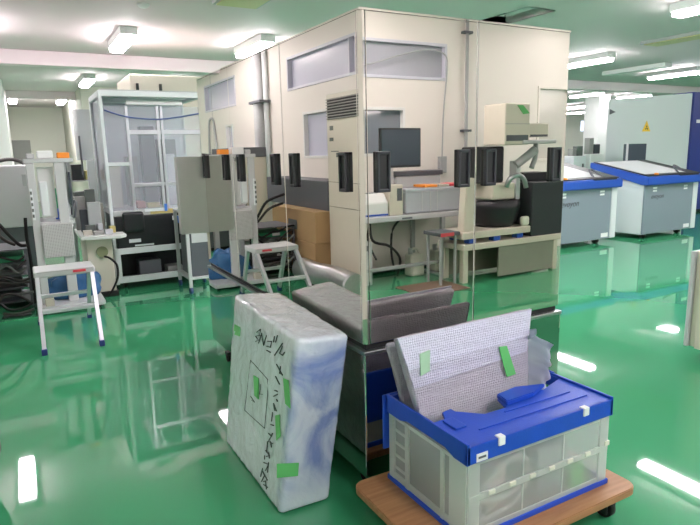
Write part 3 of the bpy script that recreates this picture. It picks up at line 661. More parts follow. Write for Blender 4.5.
for i, (x0, x1, z0, h, m, lb) in enumerate(((-.5, -.06, .461, .06, M_green, 'green tray on the upper shelf of the left rack'), (-.55, -.08, .331, .05, M_clut[1], 'grey tray on the middle shelf of the left rack'), (-.55, -.1, .201, .07, M_wirebrown, 'brown case low in the left rack'), (-.55, -.12, .061, .08, M_clut[3], 'dark flat case at the bottom of the left rack'))):
    t = thing('tray', ((x0+x1)/2, 7.05, z0), lb, 'tray')
    MB().box(x0, x1, 6.85, 7.3, z0, z0+h, bev=.006).build('tray_body', m, t)
    MB().box(x0+.1, x0+.2, 6.845, 6.851, z0+.015, z0+h-.01).build('label_plate', M_lgrey, t)
tag(MB().tube([(-.40, 3.0, .9), (-.34, 3.0, .66), (-.30, 3.0, .45), (-.262, 3.0, .30), (-.252, 3.0, .19), (-.281, 3.0, .10), (-.30, 2.98, .045), (-.4, 2.9, .036), (-.6, 2.9, .036)], .035, 12).build('dark_hose', mat('dark_grey_hose', (62, 66, 66), .5)), 'dark grey hose at the lower left photo edge', 'hose')

# ------------------------------------------------------------------ tall glazed machine frame
FX0, FX1, FY0, FY1 = .845, 1.93, 7.0, 7.9
fm = thing('glazed_machine', ((FX0+FX1)/2, 7.45, 0), 'tall white framed machine with clear panes and black lower unit', 'machine')
for x, y, w in ((FX0, FY0, .035), (FX1, FY0, .04), (FX0, FY1, .04), (FX1, FY1, .04)): MB().box(x-w/2, x+w/2, y-w/2, y+w/2, .06, 2.2, bev=.004).build('post', M_pwhite, fm)
for x in (1.10, 1.43, 1.475): MB().box(x-.016, x+.016, FY0-.01, FY0+.02, .86, 2.05, bev=.004).build('door_post', M_alu, fm)
MB().box(FX0-.02, FX1+.02, FY0-.02, FY0+.03, 2.15, 2.21, bev=.004).box(FX0-.02, FX0+.03, FY0, FY1, 2.15, 2.21, bev=.004).box(FX1-.03, FX1+.02, FY0, FY1, 2.15, 2.21, bev=.004).box(FX0, FX1, FY1-.03, FY1+.02, 2.15, 2.21, bev=.004).build('top_frame', M_pwhite, fm)
MB().box(FX0, FX1, FY0+.02, FY1, 2.21, 2.225).build('roof_sheet', M_lgrey, fm)
MB().box(1.1, FX1, FY0-.008, FY0+.02, 1.74, 1.79, bev=.004).build('cross_bar', M_alu, fm)
MB().box(FX0, 1.1, FY0-.008, FY0+.02, 1.40, 1.44, bev=.004).build('cross_bar', M_pwhite, fm)
MB().box(1.1, FX1, FY0-.008, FY0+.02, 1.16, 1.2, bev=.004).build('cross_bar', M_alu, fm)
for x0, x1 in ((FX0+.02, 1.08), (1.12, 1.41), (1.49, FX1-.02)): MB().box(x0, x1, FY0+.004, FY0+.010, .9, 2.05).build('pane', M_acryl, fm)
MB().box(FX0+.002, FX0+.008, FY0+.02, FY1-.02, .9, 2.15).build('pane', M_acryl, fm)
MB().box(1.12, 1.75, FY0+.1, FY0+.14, 2.07, 2.12, bev=.01).build('tube_light', M_white, fm)
MB().box(1.15, 1.78, FY0+.06, FY0+.16, 2.14, 2.15).build('light_reflector', M_pwhite, fm)
MB().box(FX0, FX1, FY1-.02, FY1, .9, 2.15).build('back_sheet', mat('bluish_sheet', (206, 208, 218), .4), fm)
MB().tube([(FX0+.03, FY0-.02, 2.0), (1.1, FY0-.04, 1.93), (1.4, FY0-.05, 1.905), (1.65, FY0-.04, 1.93), (FX1, FY0-.02, 1.98)], .008, 8).build('blue_hose', M_bluewire, fm)
MB().box(FX0+.02, FX1-.02, FY0-.03, FY1-.05, .84, .9, bev=.006).build('work_deck', M_lgrey, fm)
MB().box(FX0+.03, FX1-.01, FY0-.035, FY1-.08, .47, .84, bev=.01).build('black_unit', M_black, fm)
rb = MB().box(.95, 1.18, FY0-.09, FY0+.05, .66, .885, bev=.03, seg=4).build('black_cover', M_black, fm)
for x, z, w, h in ((1.0, .535, .13, .04), (1.06, .49, .21, .018), (1.5, .76, .26, .05), (1.2, .875, .26, .035)): MB().box(x, x+w, FY0-.04, FY0-.034, z, z+h).build('label_plate', M_pwhite, fm)
MB().box(1.26, 1.6, FY0-.035, FY0-.031, .845, .895).build('olive_strip', M_clut[6], fm)
for x, z in ((1.42, .87), (1.55, .72)): MB().box(x, x+.03, FY0-.045, FY0-.041, z, z+.085).build('blue_tape', mat('blue_tape', (70, 130, 220), .5), fm)
# lower frame
MB().box(FX0-.01, FX1+.02, FY0-.045, FY0-.005, .41, .48, bev=.005).box(FX0-.01, FX1+.02, FY0-.045, FY0-.005, .08, .15, bev=.005).box(FX0-.01, FX0+.05, FY0-.045, FY0-.005, .15, .42, bev=.005).box(1.70, 1.75, FY0-.045, FY0-.005, .15, .42, bev=.005).build('lower_frame', M_pwhite, fm)
MB().box(FX0+.02, FX1, FY0+.35, FY1-.05, .09, .47).build('lower_back', M_black, fm)
MB().box(FX0+.02, FX1, FY0, FY1-.05, .07, .09).build('lower_shelf', M_dgrey, fm)
for x in (.93, 1.72):
    for y in (7.06, 7.8): MB().cyl((x-.015, y, .035), (x+.015, y, .035), .035, 14).build('caster', M_rubber, fm)
ins = [(1.16, 7.2, .1, .16, .08, 5, 'red-brown'), (1.27, 7.15, .14, .12, .06, 6, 'yellowish'), (1.3, 7.4, .16, .16, .95, 3, 'tall dark'), (1.52, 7.3, .14, .16, .62, 4, 'tall pale'), (1.66, 7.2, .1, .14, .1, 5, 'small red'), (1.5, 7.55, .24, .16, .8, 1, 'tall grey-green'), (1.13, 7.5, .13, .2, .6, 0, 'mid grey'), (.9, 7.4, .14, .2, .5, 2, 'cream')]
for x, y, w, d, h, c, lb in ins: tag(MB().box(x, x+w, y, y+d, .901, .901+h, bev=.008).build('fixture_block', M_clut[c]), lb+' block on the deck inside the glazed machine', 'fixture', 'fixtures inside the glazed machine')
tag(MB().box(1.1, 1.35, 7.05, 7.3, .0905, .3, bev=.01).build('power_supply', M_dgrey), 'dark grey power supply on the lower shelf of the glazed machine', 'power supply')
tag(MB().box(1.42, 1.6, 7.05, 7.25, .0905, .2, bev=.01).build('power_supply', M_clut[0]), 'small light grey power supply on the lower shelf of the glazed machine', 'power supply')
# tall pale cover beside it
tc_ = thing('cover_panel', (.73, 6.98, 0), 'tall pale cover panel standing left of the glazed machine', 'panel')
MB().box(.70, .79, 7.58, 7.66, 0, 1.47, bev=.01).build('cover_column', M_pwhite, tc_)
MB().box(.60, .79, 7.6, 7.615, 1.47, 2.05, bev=.003).build('clear_upper_pane', M_acryl2, tc_)
MB().box(.64, .66, 7.58, 7.6, 1.3, 1.75, bev=.003).build('dark_edge', M_dgrey, tc_)
# cream booth behind
bt = thing('cream_booth', (2.3, 9.6, 0), 'large cream equipment booth behind the glazed machine', 'booth')
MB().box(1.5, 3.0, 9.0, 10.2, 0, 2.65, bev=.02).build('booth_body', M_beige, bt)
for x in (1.58, 1.9): MB().box(x, x+.035, 8.96, 9.0, 2.42, 2.52, bev=.004).build('hook', M_dark, bt)
MB().box(1.55, 2.2, 8.985, 9.0, 1.1, 2.3, bev=.005).build('booth_window', M_greyglass, bt)

# stainless box fixed to the far end of the cabinet, and a trolley standing beyond it
MB().box(.995, CX+.001, 4.336, 4.41, .925, 1.49, bev=.002).build('side_box', mat('satin_steel', (196, 198, 198), .4, .55, var=.05, scale=10), cab, label='brushed stainless box fixed at the far end of the cabinet')
tr = thing('trolley', (1.62, 6.55, 0), 'small grey trolley with a dark unit beyond the far end of the mirrored cabinet', 'trolley')
for x in (1.50, 1.78):
    for y in (6.3, 6.8):
        MB().box(x-.018, x+.018, y-.018, y+.018, .075, .9, bev=.002).build('post', M_lgrey, tr)
        MB().cyl((x-.016, y, .038), (x+.016, y, .038), .038, 14).build('caster', mat('navy_caster', (34, 56, 110), .5), tr)
for z in (.16, .88): MB().box(1.48, 1.80, 6.28, 6.82, z, z+.025, bev=.004).build('shelf', M_lgrey, tr)
ub = thing('dark_unit', (1.64, 6.5, .185), 'dark unit with pale label on the small grey trolley', 'device')
MB().box(1.53, 1.75, 6.33, 6.77, .186, .80, bev=.01).build('unit_body', M_dgrey, ub); MB().box(1.55, 1.73, 6.326, 6.33, .56, .70).build('label_plate', M_lgrey, ub)

# ------------------------------------------------------------------ machines at the right
def proc_machine(x0, x1, y0, y1, label, sidelabel):
    t = thing('processing_machine', ((x0+x1)/2, (y0+y1)/2, 0), label, 'machine', 'grey machines with blue sloping tops')
    MB().box(x0+.03, x1-.03, y0+.03, y1, .07, .93, bev=.01).build('machine_body', M_pwhite, t)
    MB().box(x0+.02, x1-.13, y0, y0+.03, .08, .93, bev=.006).build('front_panel', M_panelgrey, t)
    MB().prism([(x1-.12, y0-.005, .08), (x1, y0-.005, .08), (x1, y0-.005, .90), (x1-.03, y0-.005, .93), (x1-.12, y0-.005, .88)], (0, y1-y0, 0), bev=.004).build('side_post', M_pwhite, t)
    # blue collar: a thick lip at the front, rising towards the back
    b = MB()
    b.prism([(x0-.02, y0-.07, .868), (x0-.02, y0-.07, .995), (x0-.02, y1, 1.22), (x0-.02, y1, 1.12), (x0-.02, y0+.04, .868)], (x1-x0+.05, 0, 0), bev=.012)
    b.build('blue_top', M_mblue, t)
    sl = (1.22-.995)/(y1-y0+.07)
    z = lambda y: .995+sl*(y-(y0-.07))
    MB().prism([(x0+.02, y0-.02, z(y0-.02)+.001), (x0+.02, y0-.02, z(y0-.02)+.016), (x0+.02, y1-.04, z(y1-.04)+.016), (x0+.02, y1-.04, z(y1-.04)+.001)], (x1-x0-.03, 0, 0)).build('black_border', M_black, t)
    MB().prism([(x0+.07, y0+.06, z(y0+.06)+.012), (x0+.07, y0+.06, z(y0+.06)+.022), (x0+.07, y1-.09, z(y1-.09)+.022), (x0+.07, y1-.09, z(y1-.09)+.012)], (x1-x0-.38, 0, 0)).build('pale_worktop', M_lgrey, t)
    y = y0+.0
    MB().lathe((x0+.28, y, z(y)+.014), [(.035, 0), (.035, .02), (.02, .03)], 14).build('orange_button', M_orange, t)
    MB().tube([(x1-.5, y0+.05, z(y0)+.02), (x1-.48, y0+.15, z(y0)+.12), (x1-.36, y0+.2, z(y0)+.13), (x1-.3, y0+.06, z(y0)+.03)], .016, 8).build('grab_loop', M_dgrey, t)
    MB().box(x1-.62, x1-.1, y0-.06, y0+.02, .988, 1.008, bev=.004).build('control_strip', M_dark, t)
    for x in (x0+.22, x1-.40):
        for zz in (.80, .755): MB().box(x, x+.1, y0-.003, y0+.001, zz, zz+.028).build('white_sticker', M_sticker, t)
    MB().box(x1-.33, x1-.17, y0-.003, y0+.001, .105, .17).build('white_sticker', M_sticker, t)
    for x in (x0+.2, x1-.3):
        for yy in (y0+.12, y1-.15): MB().cyl((x-.04, yy, .036), (x+.04, yy, .036), .036, 14).build('foot_roller', M_rubber, t)
    return t
m1 = proc_machine(6.60, 8.06, 5.92, 6.95, 'grey machine with blue top right behind the mirrored cabinet edge', '')
m2 = proc_machine(8.58, 10.02, 5.82, 6.85, 'grey machine with blue top at the right, its white side showing', '')
text('lettering', 'evoyon', .13, M_dgrey, (7.0, 5.916, .665), (1, 0, 0), (0, 0, 1), m1, shear=.3)
text('lettering', 'evoyon', .11, M_dgrey, (8.92, 5.816, .68), (1, 0, 0), (0, 0, 1), m2, shear=.3)
bw = thing('large_white_machine', (11.7, 8.5, 0), 'huge pale machine housing with navy end and yellow warning sign', 'machine')
MB().prism([(9.93, 7.6, .12), (12.61, 7.6, .12), (12.61, 7.6, 2.55), (9.93, 7.6, 2.36)], (0, .45, 0), taper=(9.93, .60), bev=.01).build('housing', M_mwhite, bw)
MB().box(12.61, 13.7, 7.56, 8.05, .06, 2.57, bev=.01).build('navy_cabinet', M_navy, bw)
MB().box(12.75, 12.95, 7.55, 7.56, 1.93, 2.0).build('white_sticker', M_sticker, bw)
MB().box(10.0, 13.65, 7.65, 8.0, 0, .12).build('plinth', M_rubber, bw)
a = MB().prism([(10.99, 7.592, 1.76), (11.25, 7.592, 1.76), (11.12, 7.592, 1.97)], (0, .006, 0)).build('warning_sign', M_yellow, bw)
b = MB()
c_ = Vector((11.12, 7.588, 1.828)); b.cyl((c_.x, 7.591, c_.z), (c_.x, 7.587, c_.z), .012, 12)
for k_ in range(3):
    A = math.radians(90+120*k_); pts = [c_+Vector((math.cos(A+d)*r, 0, math.sin(A+d)*r)) for d, r in ((-.45, .022), (-.45, .05), (.45, .05), (.45, .022))]; b.prism(pts, (0, .003, 0))
b.build('warning_symbol', M_ink, a)
MB().prism([(9.98, 7.59, 2.08), (10.14, 7.59, 2.13), (9.98, 7.59, 2.18)], (0, .01, 0)).build('arrow_mark', M_dgrey, bw)
mo = thing('monitor_box', (10.3, 7.1, 0), 'dark monitor on a stand in front of the huge pale machine', 'monitor')
MB().box(9.83, 10.37, 7.05, 7.15, 1.02, 1.52, bev=.01).build('screen', M_screen, mo)
MB().box(9.80, 9.83, 7.04, 7.07, 1.0, 1.53, bev=.005).build('frame_edge', M_lgrey, mo)
MB().box(10.1, 10.2, 7.07, 7.13, .03, 1.02).build('stand_post', M_dgrey, mo); MB().box(9.9, 10.4, 6.95, 7.3, 0, .03, bev=.005).build('stand_base', M_dgrey, mo)
# far equipment in the gap
for i, (x0, x1, y, z0, z1, m, lb) in enumerate(((15.0, 15.55, 12.6, 0, 1.2, M_pwhite, 'white cabinet in the far gap left of the huge pale machine'), (15.75, 16.35, 12.6, 0, 1.25, M_white, 'white cabinet beside the pillar in the far gap'), (13.9, 14.6, 12.6, 0, .75, M_clut[3], 'dark low cabinet in the far gap next to the mirrored cabinet'))):
    t = thing('far_cabinet', ((x0+x1)/2, y+.3, 0), lb, 'cabinet'); MB().box(x0, x1, y, y+.6, z0, z1, bev=.02).build('cabinet_body', m, t)
    MB().box((x0+x1)/2+.1, (x0+x1)/2+.16, y-.02, y, z1*.6, z1*.8, bev=.004).build('door_handle', M_dgrey, t)
for i, (x, y, z, w, h, m, lb) in enumerate(((15.05, 12.7, 1.2, .18, .22, M_clut[0], 'small grey device on the left far white cabinet'), (15.27, 12.7, 1.2, .24, .3, M_clut[1], 'grey-green device on the left far white cabinet'), (15.8, 12.7, 1.25, .2, .5, M_clut[0], 'tall grey device on the right far white cabinet'), (16.05, 12.7, 1.25, .26, .3, M_clut[3], 'dark device on the right far white cabinet'), (14.0, 12.7, .75, .3, .12, M_red, 'red box on the far dark cabinet'), (14.35, 12.7, .75, .2, .35, M_black, 'black device on the far dark cabinet'))):
    tag(MB().box(x, x+w, y, y+.2, z, z+h, bev=.015).build('far_device', m), lb, 'device')
# beige cabinet at the right photo edge
bc = thing('beige_cabinet', (4.35, 1.8, 0), 'beige steel cabinet on a black castor cut by the right photo edge', 'cabinet')
MB().box(4.02, 4.65, 1.3, 2.30, .085, .775, bev=.01).build('cabinet_body', M_beige, bc)
MB().box(3.995, 4.02, 1.3, 2.25, .085, .765, bev=.004).build('door', M_beige, bc)
MB().box(4.0, 4.62, 2.30, 2.33, .085, .77, bev=.006).build('edge_frame', M_lgrey, bc)
for x, y in ((4.08, 2.2), (4.55, 2.2), (4.08, 1.4), (4.55, 1.4)): MB().cyl((x-.016, y, .04), (x+.016, y, .04), .04, 16).build('caster', M_rubber, bc)

# ------------------------------------------------------------------ what the mirrored faces show: along the left wall
ac = thing('air_conditioner', (-.95, 5.75, 0), 'tall floor standing air conditioner by the left wall, seen mirrored', 'air conditioner')
MB().box(WL+.01, -.76, 5.30, 6.16, 0, 2.14, bev=.012).build('housing', M_beige, ac)
MB().box(-.76, -.752, 5.34, 6.12, 1.86, 2.09, bev=.002).build('grille_back', M_dark, ac)
b = MB()
for k_ in range(8): b.box(-.765, -.735, 5.34, 6.12, 1.865+k_*.03, 1.875+k_*.03)
b.build('grille', M_clut[0], ac)
MB().box(-.76, -.756, 6.0, 6.08, 1.74, 1.79).box(-.76, -.756, 6.0, 6.09, 1.62, 1.66).box(-.76, -.756, 5.88, 6.06, 1.5, 1.51).box(-.76, -.754, 5.9, 5.93, 1.44, 1.49).build('control_mark', M_clut[1], ac)
MB().box(-.76, -.757, 5.32, 6.14, 1.155, 1.16).box(-.76, -.757, 5.32, 6.14, .87, .875).build('panel_joint', M_clut[1], ac)
tag(MB().tube([(WL+.015, 5.9, 2.14), (WL+.015, 5.9, 2.3), (WL+.015, 5.75, 2.42), (WL+.015, 5.5, 2.46)], .014, 8).build('conduit', M_dgrey), 'thin grey conduit curving up from the air conditioner', 'conduit')
def carton(y0, y1, z0, z1, lb):
    t = thing('cardboard_box', (-.87, (y0+y1)/2, z0), lb, 'box', 'stacked cardboard boxes')
    MB().box(-1.13, -.60, y0, y1, z0, z1, bev=.008).build('carton', M_card, t)
    MB().box(-.601, -.597, (y0+y1)/2-.15, (y0+y1)/2+.12, z0+.12, z0+.24).build('printed_mark', M_clut[1], t)
    MB().box(-1.13, -.6, (y0+y1)/2-.03, (y0+y1)/2+.03, z1-.001, z1+.001).build('packing_tape', M_clut[6], t)
carton(6.25, 7.6, .02, .42, 'lower large cardboard box of the mirrored stack beside the air conditioner')
carton(6.22, 7.58, .4225, .80, 'upper large cardboard box of the mirrored stack beside the air conditioner')
tag(MB().box(-1.12, -.58, 6.2, 7.66, 0, .0195, bev=.004).build('pallet_board', M_wood), 'thin board under the mirrored cardboard boxes', 'board')
tag(MB().box(-1.14, -.78, 6.22, 8.2, .803, 1.16, bev=.01).build('dark_case', M_dgrey), 'long dark grey case on top of the mirrored cardboard boxes', 'case')
tag(MB().tube([(-.45, 6.32, .131), (-.45, 6.1, .131), (-.46, 5.9, .131), (-.52, 5.6, .131), (-.5, 5.1, .131)], .13, 20).build('silver_duct', M_duct), 'silver flexible duct lying on the floor, seen mirrored', 'duct')
pp = thing('wall_pipe', (WL+.08, 9.1, 1.0), 'thick grey vertical pipe with clamp on the left wall, mirrored', 'pipe')
MB().cyl((WL+.09, 9.12, .6), (WL+.09, 9.12, ZC), .085, 18).build('main_pipe', M_lgrey, pp); MB().cyl((WL+.05, 8.88, .6), (WL+.05, 8.88, ZC), .04, 12).build('thin_pipe', M_pwhite, pp)
MB().box(WL, WL+.19, 8.8, 9.3, 2.28, 2.32, bev=.004).build('clamp', M_dgrey, pp)
tag(MB().tube([(WL+.023, 12.3, 1.4), (WL+.023, 12.2, 2.1), (WL+.023, 12.0, 2.22), (WL+.023, 11.85, 2.1), (WL+.023, 11.7, 1.4)], .022, 8).build('conduit', M_grey), 'grey hooped conduit on the far left wall, mirrored', 'conduit')
wc = thing('wall_cabinet', (-.9, 10.2, 0), 'white cabinet with dark top by the left wall, mirrored behind the tower', 'cabinet')
MB().box(-1.13, -.7, 8.9, 10.6, 0, 1.45, bev=.01).build('cabinet_body', M_beige, wc); MB().box(-1.13, -.69, 8.88, 10.62, 1.45, 1.6, bev=.01).build('dark_top', M_dgrey, wc)

# ------------------------------------------------------------------ what the mirrored front shows: the desk along the back wall
dk = thing('desk', (4.0, -1.75, 0), 'long grey work desk along the back wall, seen mirrored', 'desk')
MB().box(2.6, 4.72, WB+.03, -1.38, .715, .775, bev=.006).build('desk_top', M_lgrey, dk)
for x in (2.66, 4.32):
    MB().box(x-.025, x+.025, -1.44, -1.39, .02, .715, bev=.003).build('leg', M_grey, dk)
    MB().box(x-.025, x+.025, WB+.05, WB+.1, .02, .715, bev=.003).build('leg', M_grey, dk)
    MB().box(x-.03, x+.03, WB+.05, -1.38, 0, .02).build('foot_bar', M_grey, dk)
MB().box(3.72, 3.86, -1.382, -1.378, .73, .75).build('label_plate', M_dgrey, dk)
MB().box(2.66, 4.32, -1.43, -1.40, .16, .20, bev=.003).build('stretcher', M_grey, dk)
DT = .776
pr = thing('white_printer', (3.4, -1.6, DT), 'small white boxy printer on the mirrored desk', 'printer')
MB().prism([(3.15, -1.42, DT), (3.15, -1.42, .93), (3.15, -1.5, 1.03), (3.15, -1.75, 1.03), (3.15, -1.75, DT)], (.41, 0, 0), bev=.008).build('printer_body', M_white, pr)
MB().box(3.37, 3.50, -1.55, -1.43, .985, 1.005).build('vent', M_dgrey, pr) if False else MB().box(3.33, 3.5, -1.62, -1.54, 1.028, 1.036).build('vent', M_dgrey, pr)
MB().box(3.15, 3.56, -1.424, -1.418, DT+.01, DT+.03).build('blue_base_line', M_mblue, pr)
pc = thing('beige_unit', (3.68, -1.6, DT), 'beige upright unit with grey panel on the mirrored desk', 'device')
MB().box(3.58, 3.76, -1.75, -1.42, DT, 1.12, bev=.008).build('unit_body', M_beige, pc); MB().box(3.68, 3.745, -1.422, -1.416, .94, 1.08).build('grey_panel', M_dgrey, pc)
mn = thing('desk_monitor', (3.76, -1.62, DT), 'large dark monitor on the mirrored desk', 'monitor')
MB().box(3.49, 4.04, -1.5, -1.46, 1.31, 1.745, bev=.008).build('monitor_case', M_black, mn)
MB().box(3.51, 4.02, -1.462, -1.455, 1.335, 1.725).build('screen', M_screen, mn)
MB().box(3.80, 3.88, -1.86, -1.79, DT+.015, 1.56, bev=.006).build('stand_neck', M_lgrey, mn); MB().box(3.81, 3.87, -1.79, -1.5, 1.48, 1.54, bev=.004).build('stand_arm', M_lgrey, mn); MB().box(3.74, 3.94, -1.95, -1.775, DT, DT+.015, bev=.004).build('stand_base', M_lgrey, mn)
tag(MB().box(3.95, 4.62, -1.98, -1.84, DT, 1.19, bev=.01).build('rear_unit', M_lgrey), 'long light unit at the back of the mirrored desk', 'device')
tag(MB().box(3.9, 4.65, -2.0, -1.83, 1.191, 1.25, bev=.006).build('dark_keyboard', M_dgrey), 'dark flat keyboard on the long unit on the mirrored desk', 'keyboard')
dw = thing('drawer_unit', (4.25, -1.6, DT), 'clear plastic drawer unit full of parts on the mirrored desk', 'drawers')
MB().box(3.80, 4.70, -1.76, -1.42, .785, 1.03, bev=.012).build('drawer_case', M_drawer, dw)
MB().box(3.79, 4.71, -1.77, -1.41, 1.03, 1.065, bev=.006).build('drawer_lid', M_drawer, dw)
for x in (4.02, 4.14, 4.24): MB().box(x, x+.012, -1.422, -1.416, .79, 1.03).build('divider', M_lgrey, dw)
for x, w, c, lb in ((4.04, .08, 0, 'grey parts'), (4.28, .34, 0, 'bluish grey parts'), (3.84, .14, 4, 'pale parts')): tag(MB().box(x, x+w, -1.7, -1.47, .80, .98, bev=.01).build('parts_tray', M_clut[c]), lb+' seen through the clear drawer unit on the mirrored desk', 'parts')
for x, w, m, lb in ((4.3, .16, M_clut[2], 'beige packet'), (4.47, .22, M_red, 'red packet'), (4.1, .18, M_orange, 'orange folder')): tag(MB().box(x, x+w, -1.7, -1.46, 1.066, 1.095, bev=.006).build('packet', m), lb+' on the clear drawer unit on the mirrored desk', 'packet')
sw = thing('switch_box', (4.83, WB, 1.2), 'grey switch box on the back wall, mirrored', 'switch')
MB().box(4.77, 4.88, WB, WB+.06, 1.2, 1.41, bev=.006).build('box_body', M_grey, sw)
tag(MB().tube([(4.83, WB+.02, 1.41), (4.85, WB+.02, 2.0), (4.9, WB+.02, 2.5), (4.86, WB+.02, 2.68), (4.6, WB+.02, 2.72), (4.2, WB+.02, 2.64), (3.7, WB+.02, 2.5), (3.3, WB+.02, 2.47)], .009, 8).build('wall_cable', M_grey), 'grey cable running from the switch box across the high window, mirrored', 'cable')
p2 = thing('wall_pipe', (5.2, WB, 1.0), 'thin grey conduit pipe on the back wall, mirrored right of the monitor', 'pipe')
MB().cyl((5.21, WB+.04, .3), (5.21, WB+.04, ZC), .022, 12).build('main_pipe', M_grey, p2); MB().box(5.14, 5.28, WB, WB+.07, 1.72, 1.75).box(5.14, 5.28, WB, WB+.07, 2.95, 2.98).build('clamp', M_dgrey, p2)
# under the desk
def jerry(x, y, lb):
    t = thing('jerry_can', (x, y, 0), lb, 'bottle', 'white canisters under the mirrored desk')
    MB().box(x-.1, x+.1, y-.08, y+.08, .001, .27, bev=.03, seg=4).build('canister', M_jerry, t)
    MB().tube([(x-.07, y, .26), (x-.06, y, .32), (x+.03, y, .325), (x+.07, y, .26)], .014, 8).build('handle', M_jerry, t)
    MB().cyl((x-.06, y, .26), (x-.06, y, .34), .026, 12).build('cap', M_lgrey, t)
jerry(4.06, -1.62, 'white canister left of the desk leg under the mirrored desk'); jerry(4.47, -1.68, 'white canister right of the desk leg under the mirrored desk')
uc = thing('grey_cabinet', (3.2, -1.6, 0), 'grey pedestal cabinet under the left of the mirrored desk', 'cabinet'); MB().box(3.0, 3.36, -1.95, -1.45, 0, .5, bev=.01).build('cabinet_body', M_lgrey, uc); MB().box(3.05, 3.3, -1.45, -1.44, .4, .46).build('drawer_pull', M_dgrey, uc)
for pts, r, lb in (([(3.42, -1.6, .70), (3.4, -1.5, .5), (3.62, -1.5, .42), (3.8, -1.55, .25), (3.8, -1.6, .03)], .016, 'dark cable arching under the mirrored desk'), ([(4.1, -1.9, .70), (3.9, -1.85, .55), (3.88, -1.85, .25), (3.9, -1.8, .03)], .014, 'dark cable falling straight under the mirrored desk'), ([(3.5, -1.7, .70), (3.42, -1.65, .5), (3.38, -1.4, .3)], .012, 'thin cable near the grey pedestal cabinet')):
    tag(MB().tube(pts, r, 8).build('cable', M_wirebrown), lb, 'cable')
tag(MB().tube([(3.5, -1.98, .03), (4.0, -1.98, .03), (4.5, -1.96, .03), (4.9, -1.9, .03)], .03, 8).build('floor_hose', M_rubber), 'black hose along the foot of the back wall, mirrored', 'hose')
tag(MB().box(3.5, 4.15, -1.2, -.7, .001, .012, bev=.003).build('floor_mat', M_brown), 'brown mat on the floor in front of the mirrored desk', 'mat')
# measuring microscope on its table
tbl = thing('microscope_table', (5.0, -1.0, 0), 'beige table with levelling pads under the mirrored microscope', 'table')
MB().box(4.2, 5.84, -1.35, -.88, .38, .45, bev=.008).build('table_top', M_beige, tbl)
for x in (4.27, 5.7):
    for y in (-1.30, -.96): MB().box(x-.035, x+.035, y-.035, y+.035, 0, .38, bev=.005).build('leg', M_beige, tbl)
MB().box(4.31, 5.66, -1.32, -1.30, .03, .36).build('back_board', mat('olive_board', (128, 130, 112), .5), tbl)
MB().box(4.76, 5.66, -.94, -.925, .02, .38, bev=.004).build('front_board', mat('olive_front', (150, 150, 136), .35), tbl)
ms = thing('microscope', (4.9, -1.2, .45), 'large dark measuring microscope with beige head, seen mirrored', 'microscope')
MB().box(4.2, 5.24, -1.34, -.9, .505, .585, bev=.012).build('base_plate', M_beige, ms)
for x in (4.35, 4.72, 5.08): MB().box(x-.05, x+.05, -1.0, -.91, .4505, .505, bev=.008).build('blue_foot', M_mblue, ms)
MB().box(4.35, 4.45, -1.32, -1.24, .4505, .505).box(5.0, 5.1, -1.32, -1.24, .4505, .505).build('rear_foot', M_mblue, ms)
MB().prism([(4.24, -1.05, .585), (4.40, -1.05, .585), (4.40, -1.05, 1.18), (4.28, -1.05, 1.18)], (0, .12, 0), bev=.01).build('side_arm', M_beige, ms)
MB().lathe((4.92, -1.20, .586), [(.22, 0), (.27, .06), (.31, .22), (.31, .30), (.27, .31)], 28).build('stage_drum', M_black, ms)
MB().box(4.70, 5.05, -1.30, -.98, .91, 1.10, bev=.02).build('stage_block', M_beige, ms)
MB().box(5.06, 5.13, -1.1, -.98, .90, 1.35, bev=.01).build('stage_arm', M_lgrey, ms)
MB().box(4.56, 4.98, -1.38, -1.1, 1.10, 1.52, bev=.02).build('column', M_black, ms)
MB().box(4.66, 4.78, -1.1, -1.085, 1.36, 1.46, bev=.004).build('column_plate', M_lgrey, ms)
hd = MB().box(4.775, 5.16, -1.24, -.89, 1.53, 1.99, bev=.015).build('head', M_beige, ms)
MB().box(4.80, 5.13, -.892, -.884, 1.575, 1.64).build('head_vent', M_dgrey, hd); MB().box(4.78, 5.155, -.891, -.887, 1.76, 1.768).build('head_joint', M_grey, hd)
MB().prism([(4.94, -.882, 1.97), (5.03, -.882, 1.97), (5.14, -.882, 1.88), (5.04, -.882, 1.87)], (0, .004, 0)).build('green_tape', M_tape, hd)
MB().box(5.17, 5.50, -1.25, -.92, 1.62, 1.77, bev=.01).build('eyepiece_housing', M_beige, ms)
MB().box(5.20, 5.48, -.922, -.915, 1.62, 1.645).build('housing_slot', M_dgrey, ms)
MB().box(5.05, 5.60, -1.2, -.88, 1.54, 1.585, bev=.01).build('side_tray', M_lgrey, ms)
MB().tube([(5.06, -1.0, 1.30), (5.12, -.98, 1.34), (5.24, -.96, 1.42), (5.32, -.96, 1.47)], .05, 12).build('eyepiece', M_grey, ms)
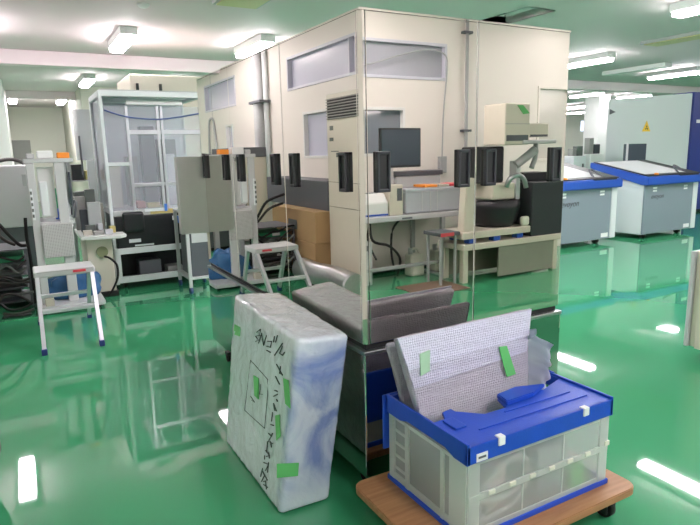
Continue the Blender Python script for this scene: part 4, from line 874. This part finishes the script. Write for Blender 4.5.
MB().tube([(5.36, -.98, 1.54), (5.34, -.96, 1.40), (5.28, -.96, 1.26)], .03, 10).build('bracket_arm', M_grey, ms)
MB().tube([(4.86, -.93, 1.06), (4.88, -.9, 1.15), (4.98, -.88, 1.19), (5.08, -.88, 1.14), (5.12, -.88, 1.04)], .028, 10).build('chrome_knob_arm', M_steel, ms)
du = thing('dark_cabinet', (5.48, -1.15, .45), 'large black instrument cabinet beside the mirrored microscope', 'cabinet')
MB().box(5.25, 5.80, -1.34, -.90, .451, 1.09, bev=.01).build('cabinet_body', mat('charcoal_enamel', (52, 56, 60), .45), du)
MB().box(5.3, 5.7, -1.33, -1.1, 1.09, 1.2, bev=.01).build('top_ledge', M_black, du)
tag(MB().box(5.11, 5.23, -.97, -.903, .586, .70, bev=.03, seg=3).build('cloth_bundle', M_jerry), 'pale cloth bundle on the mirrored microscope base', 'cloth')
st2 = thing('red_edged_stand', (4.3, -.6, 0), 'low stand with a red edge beside the mirrored microscope', 'stand')
MB().box(3.92, 4.19, -1.25, -.93, .56, .60, bev=.005).build('stand_top', M_dgrey, st2); MB().box(3.92, 4.10, -.932, -.926, .56, .60).build('red_edge', M_red, st2)
for x in (3.95, 4.15):
    for y in (-1.2, -.97): MB().box(x-.012, x+.012, y-.012, y+.012, 0, .56).build('leg', M_grey, st2)

# ------------------------------------------------------------------ look
w = bpy.data.worlds.new('world'); SC.world = w; w.use_nodes = True
w.node_tree.nodes['Background'].inputs[0].default_value = (.8, .9, 1, 1); w.node_tree.nodes['Background'].inputs[1].default_value = .3
vs = SC.view_settings; vs.view_transform = 'Standard'; vs.look = 'None'; vs.gamma = 1; vs.exposure = 1.32; vs.use_curve_mapping = False
SC.cycles.max_bounces = 10; SC.cycles.diffuse_bounces = 5; SC.cycles.glossy_bounces = 6; SC.cycles.transparent_max_bounces = 16
SC.cycles.sample_clamp_indirect = 4; SC.cycles.caustics_reflective = True; SC.cycles.caustics_refractive = False
SC.cycles.use_denoising = True
bpy.context.view_layer.update()
